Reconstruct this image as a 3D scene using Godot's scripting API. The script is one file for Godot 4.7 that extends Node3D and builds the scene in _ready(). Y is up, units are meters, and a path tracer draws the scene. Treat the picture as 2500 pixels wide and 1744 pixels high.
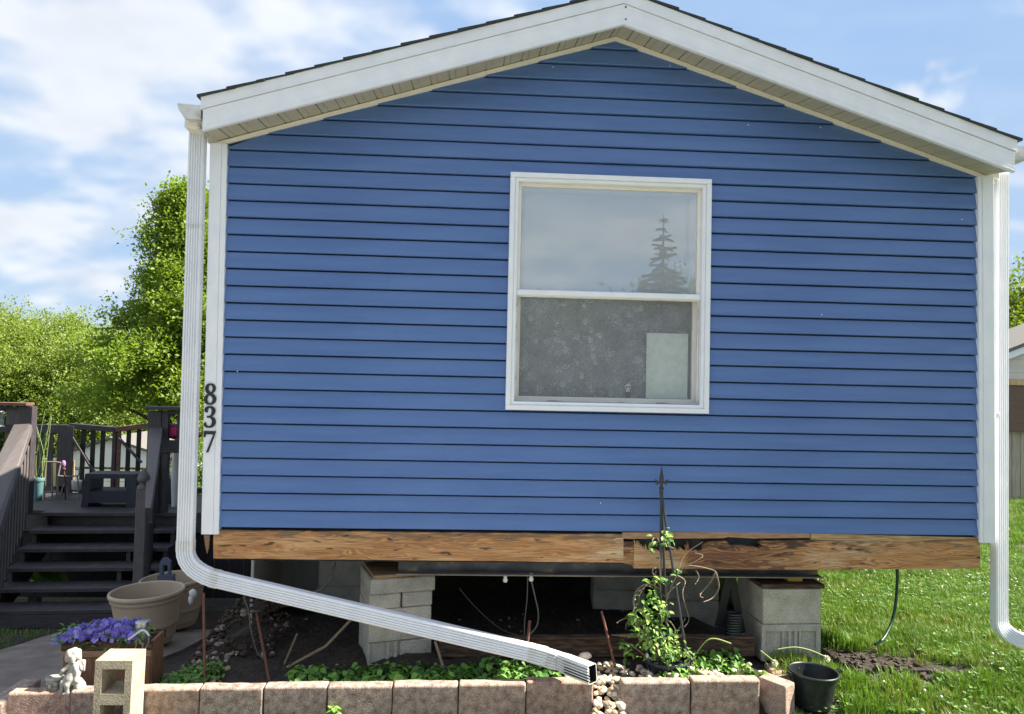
extends Node3D
# Gable end of a blue mobile home on block piers. Metres, y up; z = 0 is the blue end wall, x = 0 its left edge.

const B := 0.777          # height of the lowest siding edge
const C := 0.1016         # siding exposure
const W := 4.654          # width of the siding
const AX := 2.327         # ridge
const AY := 3.774         # top of the blue gable
const FZ := 0.27          # front of the rake fascia
var M := {}
var R := RandomNumberGenerator.new()
var names := {}
var cam_at := Vector3(1.498, 1.6598, 4.4401)
var cr: Vector3
var cu: Vector3
var cf: Vector3

class MB:
	var v := PackedVector3Array()
	var n := PackedVector3Array()
	var c := PackedColorArray()
	var u := PackedVector2Array()
	var col := Color.WHITE
	var colored := false
	func t(a: Vector3, b: Vector3, d: Vector3) -> void:
		var nn := (b - a).cross(d - a).normalized()
		v.append(a); v.append(d); v.append(b)
		for k in 3:
			n.append(nn)
			if colored: c.append(col)
	func tn(a: Vector3, b: Vector3, d: Vector3, na: Vector3, nb: Vector3, nd: Vector3) -> void:
		v.append(a); v.append(d); v.append(b)
		n.append(na); n.append(nd); n.append(nb)
		if colored:
			for k in 3: c.append(col)
	func q(a: Vector3, b: Vector3, d: Vector3, e: Vector3) -> void:
		t(a, b, d); t(a, d, e)
	func out(p: Array, o: Vector3) -> void:
		var m := Vector3.ZERO
		for x in p: m += x
		m /= p.size()
		var nn: Vector3 = (p[1] - p[0]).cross(p[2] - p[0])
		var w := p.duplicate()
		if nn.dot(m - o) < 0: w.reverse()
		for k in range(1, w.size() - 1): t(w[0], w[k], w[k + 1])
	func box(o: Vector3, s: Vector3, bev := 0.0, bs := Basis.IDENTITY, jit := 0.0, rn: RandomNumberGenerator = null) -> void:
		var h := s / 2
		var cx := []; var cy := []; var cz := []
		for i in 8:
			var g := Vector3(-1 if i & 1 == 0 else 1, -1 if i & 2 == 0 else 1, -1 if i & 4 == 0 else 1)
			var j := Vector3.ZERO
			if jit > 0: j = Vector3(rn.randf_range(-jit, jit), rn.randf_range(-jit, jit), rn.randf_range(-jit, jit))
			cx.append(o + bs * (Vector3(g.x * h.x, g.y * (h.y - bev), g.z * (h.z - bev)) + j))
			cy.append(o + bs * (Vector3(g.x * (h.x - bev), g.y * h.y, g.z * (h.z - bev)) + j))
			cz.append(o + bs * (Vector3(g.x * (h.x - bev), g.y * (h.y - bev), g.z * h.z) + j))
		out([cx[0], cx[2], cx[6], cx[4]], o); out([cx[1], cx[3], cx[7], cx[5]], o)
		out([cy[0], cy[1], cy[5], cy[4]], o); out([cy[2], cy[3], cy[7], cy[6]], o)
		out([cz[0], cz[1], cz[3], cz[2]], o); out([cz[4], cz[5], cz[7], cz[6]], o)
		if bev <= 0: return
		for a in 4:
			var i: int = [0, 1, 4, 5][a]
			out([cx[i], cx[i + 2], cz[i + 2], cz[i]], o)
			i = [0, 1, 2, 3][a]
			out([cx[i], cx[i + 4], cy[i + 4], cy[i]], o)
			i = [0, 2, 4, 6][a]
			out([cy[i], cy[i + 1], cz[i + 1], cz[i]], o)
		for i in 8: out([cx[i], cy[i], cz[i]], o)
	func bar(a: Vector3, b: Vector3, w: float, d: float, bev := 0.0, up := Vector3.UP) -> void:
		var z := (b - a).normalized()
		var x := up.cross(z)
		if x.length() < 0.01: x = Vector3.RIGHT.cross(z)
		x = x.normalized()
		box((a + b) / 2, Vector3(w, d, a.distance_to(b)), bev, Basis(x, z.cross(x), z))
	func prism(p: PackedVector2Array, o: Vector3, ex: Vector3, ey: Vector3, ez: Vector3, d: float) -> void:
		var id := Geometry2D.triangulate_polygon(p)
		var f := []; var k := []
		for a in p:
			k.append(o + ex * a.x + ey * a.y)
			f.append(o + ex * a.x + ey * a.y + ez * d)
		var ccw := not Geometry2D.is_polygon_clockwise(p)
		if ex.cross(ey).dot(ez) * d < 0: ccw = not ccw
		for i in range(0, id.size(), 3):
			var a: Vector3 = f[id[i]]; var b: Vector3 = f[id[i + 1]]; var e: Vector3 = f[id[i + 2]]
			if (b - a).cross(e - a).dot(ez * d) > 0: t(a, b, e)
			else: t(a, e, b)
			a = k[id[i]]; b = k[id[i + 1]]; e = k[id[i + 2]]
			if (b - a).cross(e - a).dot(ez * d) < 0: t(a, b, e)
			else: t(a, e, b)
		for i in p.size():
			var j := (i + 1) % p.size()
			if ccw: q(k[i], k[j], f[j], f[i])
			else: q(k[j], k[i], f[i], f[j])
	func tube(p: Array, r: Array, s := 8, cap := true) -> void:
		var rings := []; var nrm := []
		var ref := Vector3(0.31, 0.2, 0.93).normalized()
		for i in p.size():
			var d: Vector3 = (p[mini(i + 1, p.size() - 1)] - p[maxi(i - 1, 0)]).normalized()
			var x := ref.cross(d)
			if x.length() < 0.05: x = Vector3.RIGHT.cross(d)
			x = x.normalized()
			var y := d.cross(x)
			ref = y.cross(d).cross(d) if false else ref
			var a := []; var b := []
			for k in s:
				var w := TAU * k / s
				var nn := x * cos(w) + y * sin(w)
				a.append(p[i] + nn * r[mini(i, r.size() - 1)]); b.append(nn)
			rings.append(a); nrm.append(b)
		for i in p.size() - 1:
			for k in s:
				var j := (k + 1) % s
				tn(rings[i][k], rings[i][j], rings[i + 1][j], nrm[i][k], nrm[i][j], nrm[i + 1][j])
				tn(rings[i][k], rings[i + 1][j], rings[i + 1][k], nrm[i][k], nrm[i + 1][j], nrm[i + 1][k])
		if cap:
			for e in [0, p.size() - 1]:
				for k in range(1, s - 1):
					if e == 0: t(rings[e][0], rings[e][k + 1], rings[e][k])
					else: t(rings[e][0], rings[e][k], rings[e][k + 1])
	func lathe(pr: Array, s: int, tf := Transform3D.IDENTITY, crease := false) -> void:
		var nr := []
		for i in pr.size():
			var a: Vector2 = pr[maxi(i - 1, 0)]; var b: Vector2 = pr[mini(i + 1, pr.size() - 1)]
			nr.append(Vector2(b.y - a.y, -(b.x - a.x)).normalized())
		for i in pr.size() - 1:
			var n0: Vector2 = nr[i]; var n1: Vector2 = nr[i + 1]
			if crease:
				n0 = Vector2(pr[i + 1].y - pr[i].y, -(pr[i + 1].x - pr[i].x)).normalized(); n1 = n0
			for k in s:
				var w0 := TAU * k / s; var w1 := TAU * (k + 1) / s
				var e0 := Vector3(cos(w0), 0, -sin(w0)); var e1 := Vector3(cos(w1), 0, -sin(w1))
				var a: Vector3 = tf * (e0 * pr[i].x + Vector3.UP * pr[i].y)
				var b: Vector3 = tf * (e1 * pr[i].x + Vector3.UP * pr[i].y)
				var d: Vector3 = tf * (e1 * pr[i + 1].x + Vector3.UP * pr[i + 1].y)
				var e: Vector3 = tf * (e0 * pr[i + 1].x + Vector3.UP * pr[i + 1].y)
				var bs := tf.basis.inverse().transposed()
				var na := (bs * (e0 * n0.x + Vector3.UP * n0.y)).normalized()
				var nb := (bs * (e1 * n0.x + Vector3.UP * n0.y)).normalized()
				var nd := (bs * (e1 * n1.x + Vector3.UP * n1.y)).normalized()
				var ne := (bs * (e0 * n1.x + Vector3.UP * n1.y)).normalized()
				if pr[i].x > 1e-5: tn(a, b, d, na, nb, nd)
				if pr[i + 1].x > 1e-5: tn(a, d, e, na, nd, ne)
	func sweep(pr: PackedVector2Array, fr: Array, cap := true) -> void:
		var n0 := pr.size()
		for i in fr.size() - 1:
			var A: Transform3D = fr[i]; var D: Transform3D = fr[i + 1]
			var mid := (A.origin + D.origin) / 2
			for k in n0:
				var p: Vector2 = pr[k]; var r: Vector2 = pr[(k + 1) % n0]
				q(A * Vector3(p.x, p.y, 0), A * Vector3(r.x, r.y, 0), D * Vector3(r.x, r.y, 0), D * Vector3(p.x, p.y, 0))
		if cap:
			var id := Geometry2D.triangulate_polygon(pr)
			for e in [0, fr.size() - 1]:
				var F: Transform3D = fr[e]
				for i in range(0, id.size(), 3):
					var a := pr[id[i]]; var b := pr[id[i + 1]]; var d := pr[id[i + 2]]
					t(F * Vector3(a.x, a.y, 0), F * Vector3(b.x, b.y, 0), F * Vector3(d.x, d.y, 0))
	func ball(o: Vector3, s: Vector3, rn: RandomNumberGenerator, rough := 0.25, seg := 8, bs := Basis.IDENTITY) -> void:
		var rg := []
		var hh := seg / 2 + 1
		for i in range(hh + 1):
			var a := []
			for k in seg:
				var w := TAU * k / seg; var e := PI * i / hh
				var f := 1.0 + rn.randf_range(-rough, rough)
				if i == 0 or i == hh: f = 1.0
				a.append(o + bs * (Vector3(sin(e) * cos(w), cos(e), sin(e) * sin(w)) * s * f))
			rg.append(a)
		for i in hh:
			for k in seg:
				var j := (k + 1) % seg
				var pts := [rg[i][k], rg[i][j], rg[i + 1][j], rg[i + 1][k]]
				var ns := []
				for x in pts: ns.append((bs * ((bs.inverse() * (x - o)) / (s * s))).normalized())
				if i > 0: tn(pts[0], pts[1], pts[2], ns[0], ns[1], ns[2])
				if i < hh - 1: tn(pts[0], pts[2], pts[3], ns[0], ns[2], ns[3])
	func mesh() -> ArrayMesh:
		var a := []
		a.resize(Mesh.ARRAY_MAX)
		a[Mesh.ARRAY_VERTEX] = v; a[Mesh.ARRAY_NORMAL] = n
		if c.size() == v.size(): a[Mesh.ARRAY_COLOR] = c
		if u.size() == v.size(): a[Mesh.ARRAY_TEX_UV] = u
		var m := ArrayMesh.new()
		m.add_surface_from_arrays(Mesh.PRIMITIVE_TRIANGLES, a)
		return m
	func flat_uv(x0: float, x1: float, y0: float, y1: float) -> void:
		u.clear()
		for p in v: u.append(Vector2((p.x - x0) / (x1 - x0), 1.0 - (p.y - y0) / (y1 - y0)))

# ---- nodes -------------------------------------------------------------
func named(o: Node, called: String, parent: Node) -> void:
	var key := str(parent.get_instance_id()) + called
	names[key] = names.get(key, -1) + 1
	o.name = called if names[key] == 0 else "%s_%03d" % [called, names[key]]
	parent.add_child(o)
func piece(parent: Node, called: String, m, mat: Material) -> MeshInstance3D:
	var o := MeshInstance3D.new()
	o.mesh = m.mesh() if m is MB else m
	o.material_override = null
	for k in o.mesh.get_surface_count(): o.set_surface_override_material(k, mat)
	named(o, called, parent)
	return o
func tag(o: Node, label: String, category: String, group := "") -> Node:
	o.set_meta("label", label); o.set_meta("category", category)
	if group: o.set_meta("group", group)
	return o
func thing(called: String, label: String, category: String, at := Vector3.ZERO, turn := 0.0, group := "") -> Node3D:
	var o := Node3D.new()
	named(o, called, self)
	o.position = at; o.rotation.y = turn
	tag(o, label, category, group)
	return o
func solo(called: String, m, mat: Material, label: String, category: String, group := "") -> MeshInstance3D:
	var o := piece(self, called, m, mat)
	tag(o, label, category, group)
	return o
func setting(called: String, m, mat: Material) -> MeshInstance3D:
	var o := piece(self, called, m, mat)
	o.set_meta("kind", "structure")
	return o
func scatter(parent: Node, called: String, m: Mesh, mat: Material, tf: Array, cols: Array) -> MultiMeshInstance3D:
	var mm := MultiMesh.new()
	mm.transform_format = MultiMesh.TRANSFORM_3D
	mm.use_colors = cols.size() > 0
	mm.mesh = m
	mm.instance_count = tf.size()
	for i in tf.size():
		mm.set_instance_transform(i, tf[i])
		if cols.size(): mm.set_instance_color(i, cols[i])
	var o := MultiMeshInstance3D.new()
	o.multimesh = mm
	o.material_override = mat
	named(o, called, parent)
	return o

# ---- from a pixel of the 2296 x 1602 view of the photograph to a point on a known plane
func ray(px: float, py: float) -> Vector3:
	var k := 2500.0 / 2296.0
	return cf + cr * ((px * k - 1250.0) / 1800.0) - cu * ((py * k - 872.0) / 1800.0)
func pz(px: float, py: float, z: float) -> Vector3:
	var d := ray(px, py)
	return cam_at + d * ((z - cam_at.z) / d.z)
func ph(px: float, py: float, y: float) -> Vector3:
	var d := ray(px, py)
	return cam_at + d * ((y - cam_at.y) / d.y)

# ---- materials ---------------------------------------------------------
func srgb(r: float, g: float, b: float) -> Color: return Color(r / 255.0, g / 255.0, b / 255.0)
func noise(freq: float, sd: int, oct := 4, type := FastNoiseLite.TYPE_SIMPLEX_SMOOTH) -> FastNoiseLite:
	var f := FastNoiseLite.new()
	f.noise_type = type; f.frequency = freq; f.seed = sd
	f.fractal_type = FastNoiseLite.FRACTAL_FBM; f.fractal_octaves = oct
	return f
func ntex(freq: float, sd: int, ramp: Array, size := 256, oct := 4, type := FastNoiseLite.TYPE_SIMPLEX_SMOOTH) -> NoiseTexture2D:
	var t := NoiseTexture2D.new()
	t.width = size; t.height = size; t.seamless = true
	t.noise = noise(freq, sd, oct, type)
	t.normalize = true
	if ramp.size():
		var g := Gradient.new()
		g.offsets = PackedFloat32Array(); g.colors = PackedColorArray()
		var of := PackedFloat32Array(); var cs := PackedColorArray()
		for e in ramp: of.append(e[0]); cs.append(e[1])
		g.offsets = of; g.colors = cs
		t.color_ramp = g
	return t
func flat(col: Color, rough := 0.7, spec := 0.5) -> StandardMaterial3D:
	var m := StandardMaterial3D.new()
	m.albedo_color = col; m.roughness = rough; m.metallic_specular = spec
	m.cull_mode = BaseMaterial3D.CULL_DISABLED
	return m
func tri(tex: Texture2D, sc: Vector3, rough := 0.7, bump: Texture2D = null, bs := 0.3, detail: Texture2D = null, tint := Color.WHITE) -> StandardMaterial3D:
	var m := flat(tint, rough)
	m.albedo_texture = tex
	m.uv1_triplanar = true; m.uv1_world_triplanar = true
	m.uv1_scale = sc; m.uv2_scale = sc
	if bump:
		m.heightmap_enabled = true; m.heightmap_texture = bump; m.heightmap_scale = bs
	if detail:
		m.detail_enabled = true; m.detail_albedo = detail
		m.detail_blend_mode = BaseMaterial3D.BLEND_MODE_MUL
		m.detail_uv_layer = BaseMaterial3D.DETAIL_UV_2
		m.uv2_triplanar = true; m.uv2_world_triplanar = true
	return m
func leafmat(rough := 0.55, back := 0.6) -> StandardMaterial3D:
	var m := flat(Color.WHITE, rough, 0.4)
	m.vertex_color_use_as_albedo = true
	m.backlight_enabled = true
	m.backlight = Color(back, back, back * 0.5)
	return m

func make_materials() -> void:
	var g := func(a, b, c): return srgb(a, b, c)
	# blue vinyl, embossed grain running along the boards
	var grain := ntex(0.03, 3, [], 512, 4)
	M.siding = tri(ntex(0.012, 5, [[0.0, srgb(78, 108, 161)], [0.5, srgb(84, 115, 168)], [1.0, srgb(90, 121, 173)]], 256), Vector3(0.25, 3.0, 0.25), 0.48, grain, 0.06)
	M.siding.uv1_scale = Vector3(0.35, 4.0, 0.35)
	M.white = tri(ntex(0.02, 8, [[0.0, srgb(226, 230, 236)], [0.6, srgb(233, 236, 241)], [1.0, srgb(238, 240, 244)]], 256), Vector3(1.2, 1.2, 1.2), 0.42)
	M.trim_white = tri(ntex(0.02, 9, [[0.0, srgb(226, 230, 236)], [0.5, srgb(233, 236, 241)], [1.0, srgb(239, 241, 244)]], 256), Vector3(1.7, 0.8, 1.7), 0.4)
	M.cream = tri(ntex(0.02, 11, [[0.0, srgb(228, 223, 212)], [1.0, srgb(238, 234, 225)]], 128), Vector3(2, 2, 2), 0.55)
	M.soffit = tri(ntex(0.02, 12, [[0.0, srgb(178, 172, 153)], [1.0, srgb(190, 184, 165)]], 128), Vector3(2, 2, 2), 0.6)
	M.dirtywhite = tri(ntex(0.015, 13, [[0.0, srgb(150, 150, 142)], [0.35, srgb(212, 213, 210)], [1.0, srgb(232, 233, 232)]], 256), Vector3(1.5, 1.5, 1.5), 0.45)
	M.shingle = tri(ntex(0.15, 14, [[0.0, srgb(30, 34, 36)], [0.5, srgb(56, 62, 64)], [1.0, srgb(92, 96, 96)]], 256, 2), Vector3(3, 3, 3), 0.95)
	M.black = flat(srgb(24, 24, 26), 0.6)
	M.number = flat(srgb(28, 34, 34), 0.5)
	M.felt = tri(ntex(0.02, 16, [[0.0, srgb(22, 24, 28)], [0.7, srgb(48, 52, 58)], [1.0, srgb(70, 74, 80)]], 128), Vector3(2, 2, 2), 0.8)
	M.steel = tri(ntex(0.012, 17, [[0.0, srgb(36, 38, 42)], [0.55, srgb(66, 69, 74)], [0.78, srgb(84, 84, 84)], [0.9, srgb(130, 116, 90)], [1.0, srgb(150, 132, 100)]], 256), Vector3(1.2, 1.6, 1.2), 0.6)
	M.steel_edge = tri(ntex(0.03, 18, [[0.0, srgb(96, 90, 82)], [1.0, srgb(142, 134, 122)]], 128), Vector3(1, 3, 3), 0.7)
	M.belly = flat(srgb(20, 20, 22), 0.85)
	M.plaster = flat(srgb(206, 202, 194), 0.95)
	var speck := ntex(0.07, 20, [[0.0, srgb(120, 116, 108)], [0.3, srgb(205, 202, 196)], [0.6, srgb(240, 238, 234)], [1.0, srgb(255, 255, 255)]], 512, 4)
	M.speck = speck
	var rockbump := ntex(0.07, 21, [], 512, 4)
	M.concrete = tri(ntex(0.02, 22, [[0.0, srgb(176, 174, 164)], [0.5, srgb(198, 195, 185)], [1.0, srgb(212, 209, 199)]], 256), Vector3(1.5, 1.5, 1.5), 0.92, rockbump, 0.35, speck)
	M.concrete.uv2_scale = Vector3(3, 3, 3)
	M.cinder = tri(ntex(0.02, 23, [[0.0, srgb(168, 156, 136)], [0.5, srgb(194, 182, 161)], [1.0, srgb(208, 197, 177)]], 256), Vector3(2, 2, 2), 0.95, rockbump, 0.3, speck)
	M.cinder.uv2_scale = Vector3(3.5, 3.5, 3.5)
	for k in 4:
		var a: Array = [[165, 136, 123], [158, 138, 129], [168, 143, 131], [163, 143, 135]][k]
		var b: Array = [[186, 161, 149], [180, 162, 153], [190, 167, 155], [186, 167, 159]][k]
		var d: Array = [[126, 88, 74], [116, 100, 92], [126, 104, 92], [124, 104, 98]][k]
		M["block%d" % k] = tri(ntex(0.014, 30 + k, [[0.0, srgb(d[0], d[1], d[2])], [0.3, srgb(a[0], a[1], a[2])], [0.62, srgb(b[0], b[1], b[2])], [0.85, srgb(b[0] + 14, b[1] + 14, b[2] + 12)], [1.0, srgb(b[0] + 24, b[1] + 24, b[2] + 24)]], 512, 5), Vector3(2.4, 2.4, 2.4), 0.93, rockbump, 0.2, speck)
		M["block%d" % k].uv2_scale = Vector3(2.5, 2.5, 2.5)
	M.soil = tri(ntex(0.05, 40, [[0.0, srgb(34, 28, 24)], [0.45, srgb(62, 52, 44)], [0.8, srgb(88, 75, 64)], [1.0, srgb(120, 106, 92)]], 512, 5), Vector3(1.3, 1.3, 1.3), 0.98, ntex(0.06, 41, [], 256, 4), 3.0)
	M.ground = tri(ntex(0.03, 42, [[0.0, srgb(150, 150, 150)], [0.5, srgb(205, 205, 205)], [1.0, srgb(255, 255, 255)]], 512, 5), Vector3(0.9, 0.9, 0.9), 0.98, ntex(0.08, 43, [], 256, 4), 2.0)
	M.ground.vertex_color_use_as_albedo = true
	M.walk = tri(ntex(0.02, 44, [[0.0, srgb(122, 114, 108)], [0.5, srgb(142, 134, 128)], [1.0, srgb(160, 152, 146)]], 256), Vector3(0.7, 0.7, 0.7), 0.95, rockbump, 0.4, ntex(0.3, 45, [[0.0, srgb(120, 112, 104)], [0.4, srgb(225, 220, 214)], [0.75, srgb(255, 252, 246)], [1.0, srgb(255, 255, 255)]], 512, 2))
	M.walk.uv2_scale = Vector3(1.6, 1.6, 1.6)
	M.drive = tri(ntex(0.02, 74, [[0.0, srgb(172, 173, 174)], [1.0, srgb(194, 195, 196)]], 256), Vector3(0.6, 0.6, 0.6), 0.95, null, 0.0, M.speck)
	M.asphalt = tri(ntex(0.05, 75, [[0.0, srgb(88, 88, 88)], [1.0, srgb(118, 118, 116)]], 256), Vector3(0.6, 0.6, 0.6), 0.95)
	var dk := ntex(0.03, 46, [[0.0, srgb(48, 44, 47)], [0.5, srgb(62, 57, 61)], [1.0, srgb(78, 73, 76)]], 256)
	M.deck = tri(dk, Vector3(1.0, 6.0, 1.0), 0.6, grain, 0.1)
	M.deck_dark = tri(ntex(0.03, 77, [[0.0, srgb(22, 20, 22)], [1.0, srgb(40, 37, 39)]], 128), Vector3(6, 1, 6), 0.8)
	M.deck_v = tri(dk, Vector3(6.0, 1.0, 6.0), 0.6, grain, 0.1)
	M.rail = tri(ntex(0.03, 47, [[0.0, srgb(80, 75, 75)], [1.0, srgb(104, 98, 97)]], 256), Vector3(6, 1.0, 1.0), 0.6)
	M.rail_red = tri(ntex(0.03, 48, [[0.0, srgb(84, 58, 52)], [1.0, srgb(122, 86, 74)]], 128), Vector3(1, 5, 1), 0.6)
	M.taupe = tri(ntex(0.02, 49, [[0.0, srgb(178, 159, 134)], [1.0, srgb(190, 171, 146)]], 128), Vector3(2, 2, 2), 0.5)
	M.bucket = tri(ntex(0.05, 50, [[0.0, srgb(26, 30, 32)], [0.7, srgb(38, 43, 46)], [1.0, srgb(66, 70, 70)]], 256), Vector3(2, 2, 2), 0.38)
	M.navy = flat(srgb(42, 44, 58), 0.5)
	M.nursery = flat(srgb(34, 38, 52), 0.45)
	M.iron = flat(srgb(48, 52, 56), 0.5)
	M.rust = tri(ntex(0.1, 51, [[0.0, srgb(72, 44, 34)], [1.0, srgb(138, 96, 76)]], 128), Vector3(6, 6, 6), 0.9)
	M.stick = tri(ntex(0.1, 52, [[0.0, srgb(104, 84, 66)], [1.0, srgb(168, 146, 122)]], 128), Vector3(6, 6, 6), 0.9)
	M.vine_stem = tri(ntex(0.1, 78, [[0.0, srgb(108, 94, 80)], [1.0, srgb(152, 138, 122)]], 128), Vector3(6, 6, 6), 0.9)
	M.wood_pale = tri(ntex(0.03, 53, [[0.0, srgb(140, 110, 76)], [0.6, srgb(182, 150, 108)], [1.0, srgb(202, 174, 134)]], 256), Vector3(0.7, 8, 2), 0.85)
	M.wood_rot = tri(ntex(0.03, 54, [[0.0, srgb(36, 28, 24)], [0.5, srgb(74, 56, 44)], [1.0, srgb(112, 88, 66)]], 256), Vector3(1, 6, 2), 0.9)
	M.wood_red = tri(ntex(0.03, 55, [[0.0, srgb(112, 78, 58)], [1.0, srgb(156, 116, 88)]], 256), Vector3(7, 1, 7), 0.75)
	M.wood_tan = tri(ntex(0.03, 56, [[0.0, srgb(136, 104, 76)], [1.0, srgb(176, 142, 110)]], 256), Vector3(1, 8, 1), 0.75)
	M.yellow_shim = flat(srgb(196, 152, 56), 0.8)
	M.stone_pot = tri(ntex(0.05, 57, [[0.0, srgb(128, 126, 118)], [0.5, srgb(164, 162, 155)], [1.0, srgb(182, 180, 174)]], 256), Vector3(5, 5, 5), 0.8, rockbump, 0.15)
	for k in 5:
		var a: Array = [[196, 178, 148], [218, 208, 190], [166, 146, 120], [138, 128, 118], [204, 188, 164]][k]
		M["pebble%d" % k] = tri(ntex(0.05, 60 + k, [[0.0, srgb(a[0] - 22, a[1] - 24, a[2] - 24)], [1.0, srgb(a[0] + 12, a[1] + 12, a[2] + 12)]], 64), Vector3(6, 6, 6), 0.8)
	M.bark = tri(ntex(0.05, 66, [[0.0, srgb(60, 50, 42)], [1.0, srgb(112, 98, 84)]], 128), Vector3(3, 0.8, 3), 0.95)
	M.leaf = leafmat()
	M.tree_leaf = leafmat(0.5, 1.0)
	M.grass = leafmat(0.5, 0.75)
	M.flower = leafmat(0.6, 0.5)
	M.garage = tri(ntex(0.02, 67, [[0.0, srgb(226, 226, 228)], [1.0, srgb(238, 238, 240)]], 128), Vector3(0.5, 0.5, 0.5), 0.6)
	M.fence = tri(ntex(0.03, 68, [[0.0, srgb(176, 146, 108)], [1.0, srgb(206, 178, 138)]], 128), Vector3(3, 0.4, 3), 0.85)
	M.near_siding = tri(ntex(0.02, 69, [[0.0, srgb(196, 188, 180)], [1.0, srgb(210, 203, 196)]], 128), Vector3(1, 1, 1), 0.6)
	M.mansard = tri(ntex(0.08, 70, [[0.0, srgb(86, 70, 60)], [1.0, srgb(128, 108, 96)]], 256), Vector3(2, 2, 2), 0.95)
	M.roof_grey = tri(ntex(0.1, 76, [[0.0, srgb(92, 90, 88)], [1.0, srgb(126, 122, 118)]], 128), Vector3(2, 2, 2), 0.95)
	M.board_grey = tri(ntex(0.03, 71, [[0.0, srgb(150, 140, 128)], [1.0, srgb(178, 168, 154)]], 128), Vector3(4, 0.5, 4), 0.9)
	M.hose = flat(srgb(24, 62, 44), 0.4)
	M.cable = flat(srgb(92, 88, 82), 0.6)
	M.teal = flat(srgb(84, 118, 122), 0.5)
	M.teal_dark = flat(srgb(34, 72, 88), 0.5)
	M.wire = flat(srgb(128, 122, 118), 0.5)
	M.magenta = flat(srgb(178, 30, 96), 0.4)
	M.ceramic = flat(srgb(214, 216, 210), 0.4)
	M.plastic_grey = flat(srgb(78, 88, 106), 0.5)
	var gl := flat(Color(0.9, 0.93, 0.95, 0.05), 0.02)
	gl.transparency = BaseMaterial3D.TRANSPARENCY_ALPHA
	gl.metallic = 0.10
	M.pane = gl
	M.pane_upper = gl.duplicate()
	M.pane_upper.metallic = 0.34
	M.pane_upper.roughness = 0.0
	var jar := flat(Color(0.85, 0.92, 0.9, 0.12), 0.05)
	jar.transparency = BaseMaterial3D.TRANSPARENCY_ALPHA
	M.jar = jar
	M.silver = flat(srgb(190, 192, 192), 0.3); M.silver.metallic = 0.8
	var sc := flat(Color(0.30, 0.31, 0.33, 0.12), 0.9)
	sc.transparency = BaseMaterial3D.TRANSPARENCY_ALPHA
	M.screen = sc
	M.shade = tri(ntex(0.02, 72, [[0.0, srgb(132, 132, 132)], [1.0, srgb(146, 146, 146)]], 128), Vector3(1, 1, 1), 0.9)
	M.paper = tri(ntex(0.06, 73, [[0.0, srgb(206, 220, 210)], [1.0, srgb(232, 240, 232)]], 128), Vector3(2, 2, 2), 0.9)
	M.joist = flat(Color.WHITE, 0.85)
	M.joist.albedo_texture = joist_picture()
	M.joist.heightmap_enabled = true; M.joist.heightmap_texture = M.joist.albedo_texture; M.joist.heightmap_scale = 0.12
	M.curtain = flat(Color.WHITE, 0.95)
	M.curtain.albedo_texture = curtain_picture()

# weathered rim joist, 4.7 m by 0.25 m: grain, knots, bleached and rotten patches
func joist_picture() -> ImageTexture:
	var w := 2048; var h := 224
	var im := Image.create_empty(w, h, true, Image.FORMAT_RGB8)
	var n1 := noise(1.0, 101, 3); var n2 := noise(1.0, 102, 4); var n3 := noise(1.0, 103, 3)
	for y in h:
		var fy := float(y) / h
		for x in w:
			var fx := float(x) / w
			var warp := n3.get_noise_2d(fx * 9.0, fy * 2.0)
			var ring := n1.get_noise_2d(fx * 6.0, fy * 22.0 + warp * 5.0)
			var fine := n2.get_noise_2d(fx * 24.0, fy * 80.0 + warp * 9.0)
			var pat := n3.get_noise_2d(fx * 7.0 + 40.0, fy * 2.2 + 9.0)
			var c := srgb(206, 154, 100).lerp(srgb(158, 106, 64), clampf(0.5 + ring * 0.9 + fine * 0.45, 0, 1))
			c = c.lerp(srgb(208, 168, 118), clampf(pat * 1.6 - 0.1, 0, 0.7))
			var worn := smoothstep(0.44, 0.51, fx) * (1.0 - smoothstep(0.585, 0.6, fx)) + smoothstep(0.74, 0.77, fx) * (1.0 - smoothstep(0.82, 0.86, fx))
			c = c.lerp(srgb(214, 202, 178), clampf(worn * (fine * 2.2 + pat + 0.1), 0, 0.85))
			var grey := clampf((0.42 - fy) * 3.0 + n2.get_noise_2d(fx * 26.0, fy * 8.0 + 70.0) * 1.4 - 0.25, 0, 0.75)
			c = c.lerp(srgb(112, 92, 74), grey)
			var rot := smoothstep(0.595, 0.605, fx) * (1.0 - smoothstep(0.70, 0.78, fx))
			c = c.lerp(srgb(104, 68, 48), clampf(rot * (0.65 + ring), 0, 0.9))
			var st := n3.get_noise_2d(fx * 24.0 + 7.0, fy * 5.0 + 3.0)
			if st > 0.5: c = c.lerp(srgb(58, 44, 36), clampf((st - 0.5) * 5.0, 0, 0.8))
			var fib := n2.get_noise_2d(fx * 18.0 + 90.0, fy * 200.0)
			c = c.darkened(clampf(fib * 0.55, 0, 0.4)) if fib > 0 else c.lightened(clampf(-fib * 0.25, 0, 0.2))
			var blk := n3.get_noise_2d(fx * 12.0 + 31.0, fy * 3.0 + 13.0) + 0.5 * n2.get_noise_2d(fx * 50.0, fy * 9.0 + 5.0)
			var at := smoothstep(0.58, 0.63, fx) * (1.0 - smoothstep(0.80, 0.9, fx))
			c = c.lerp(srgb(60, 46, 38), clampf((blk - 0.08 - fy * 0.35) * 2.2 * at, 0, 0.8))
			im.set_pixel(x, y, c)
	im.generate_mipmaps()
	return ImageTexture.create_from_image(im)

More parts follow.
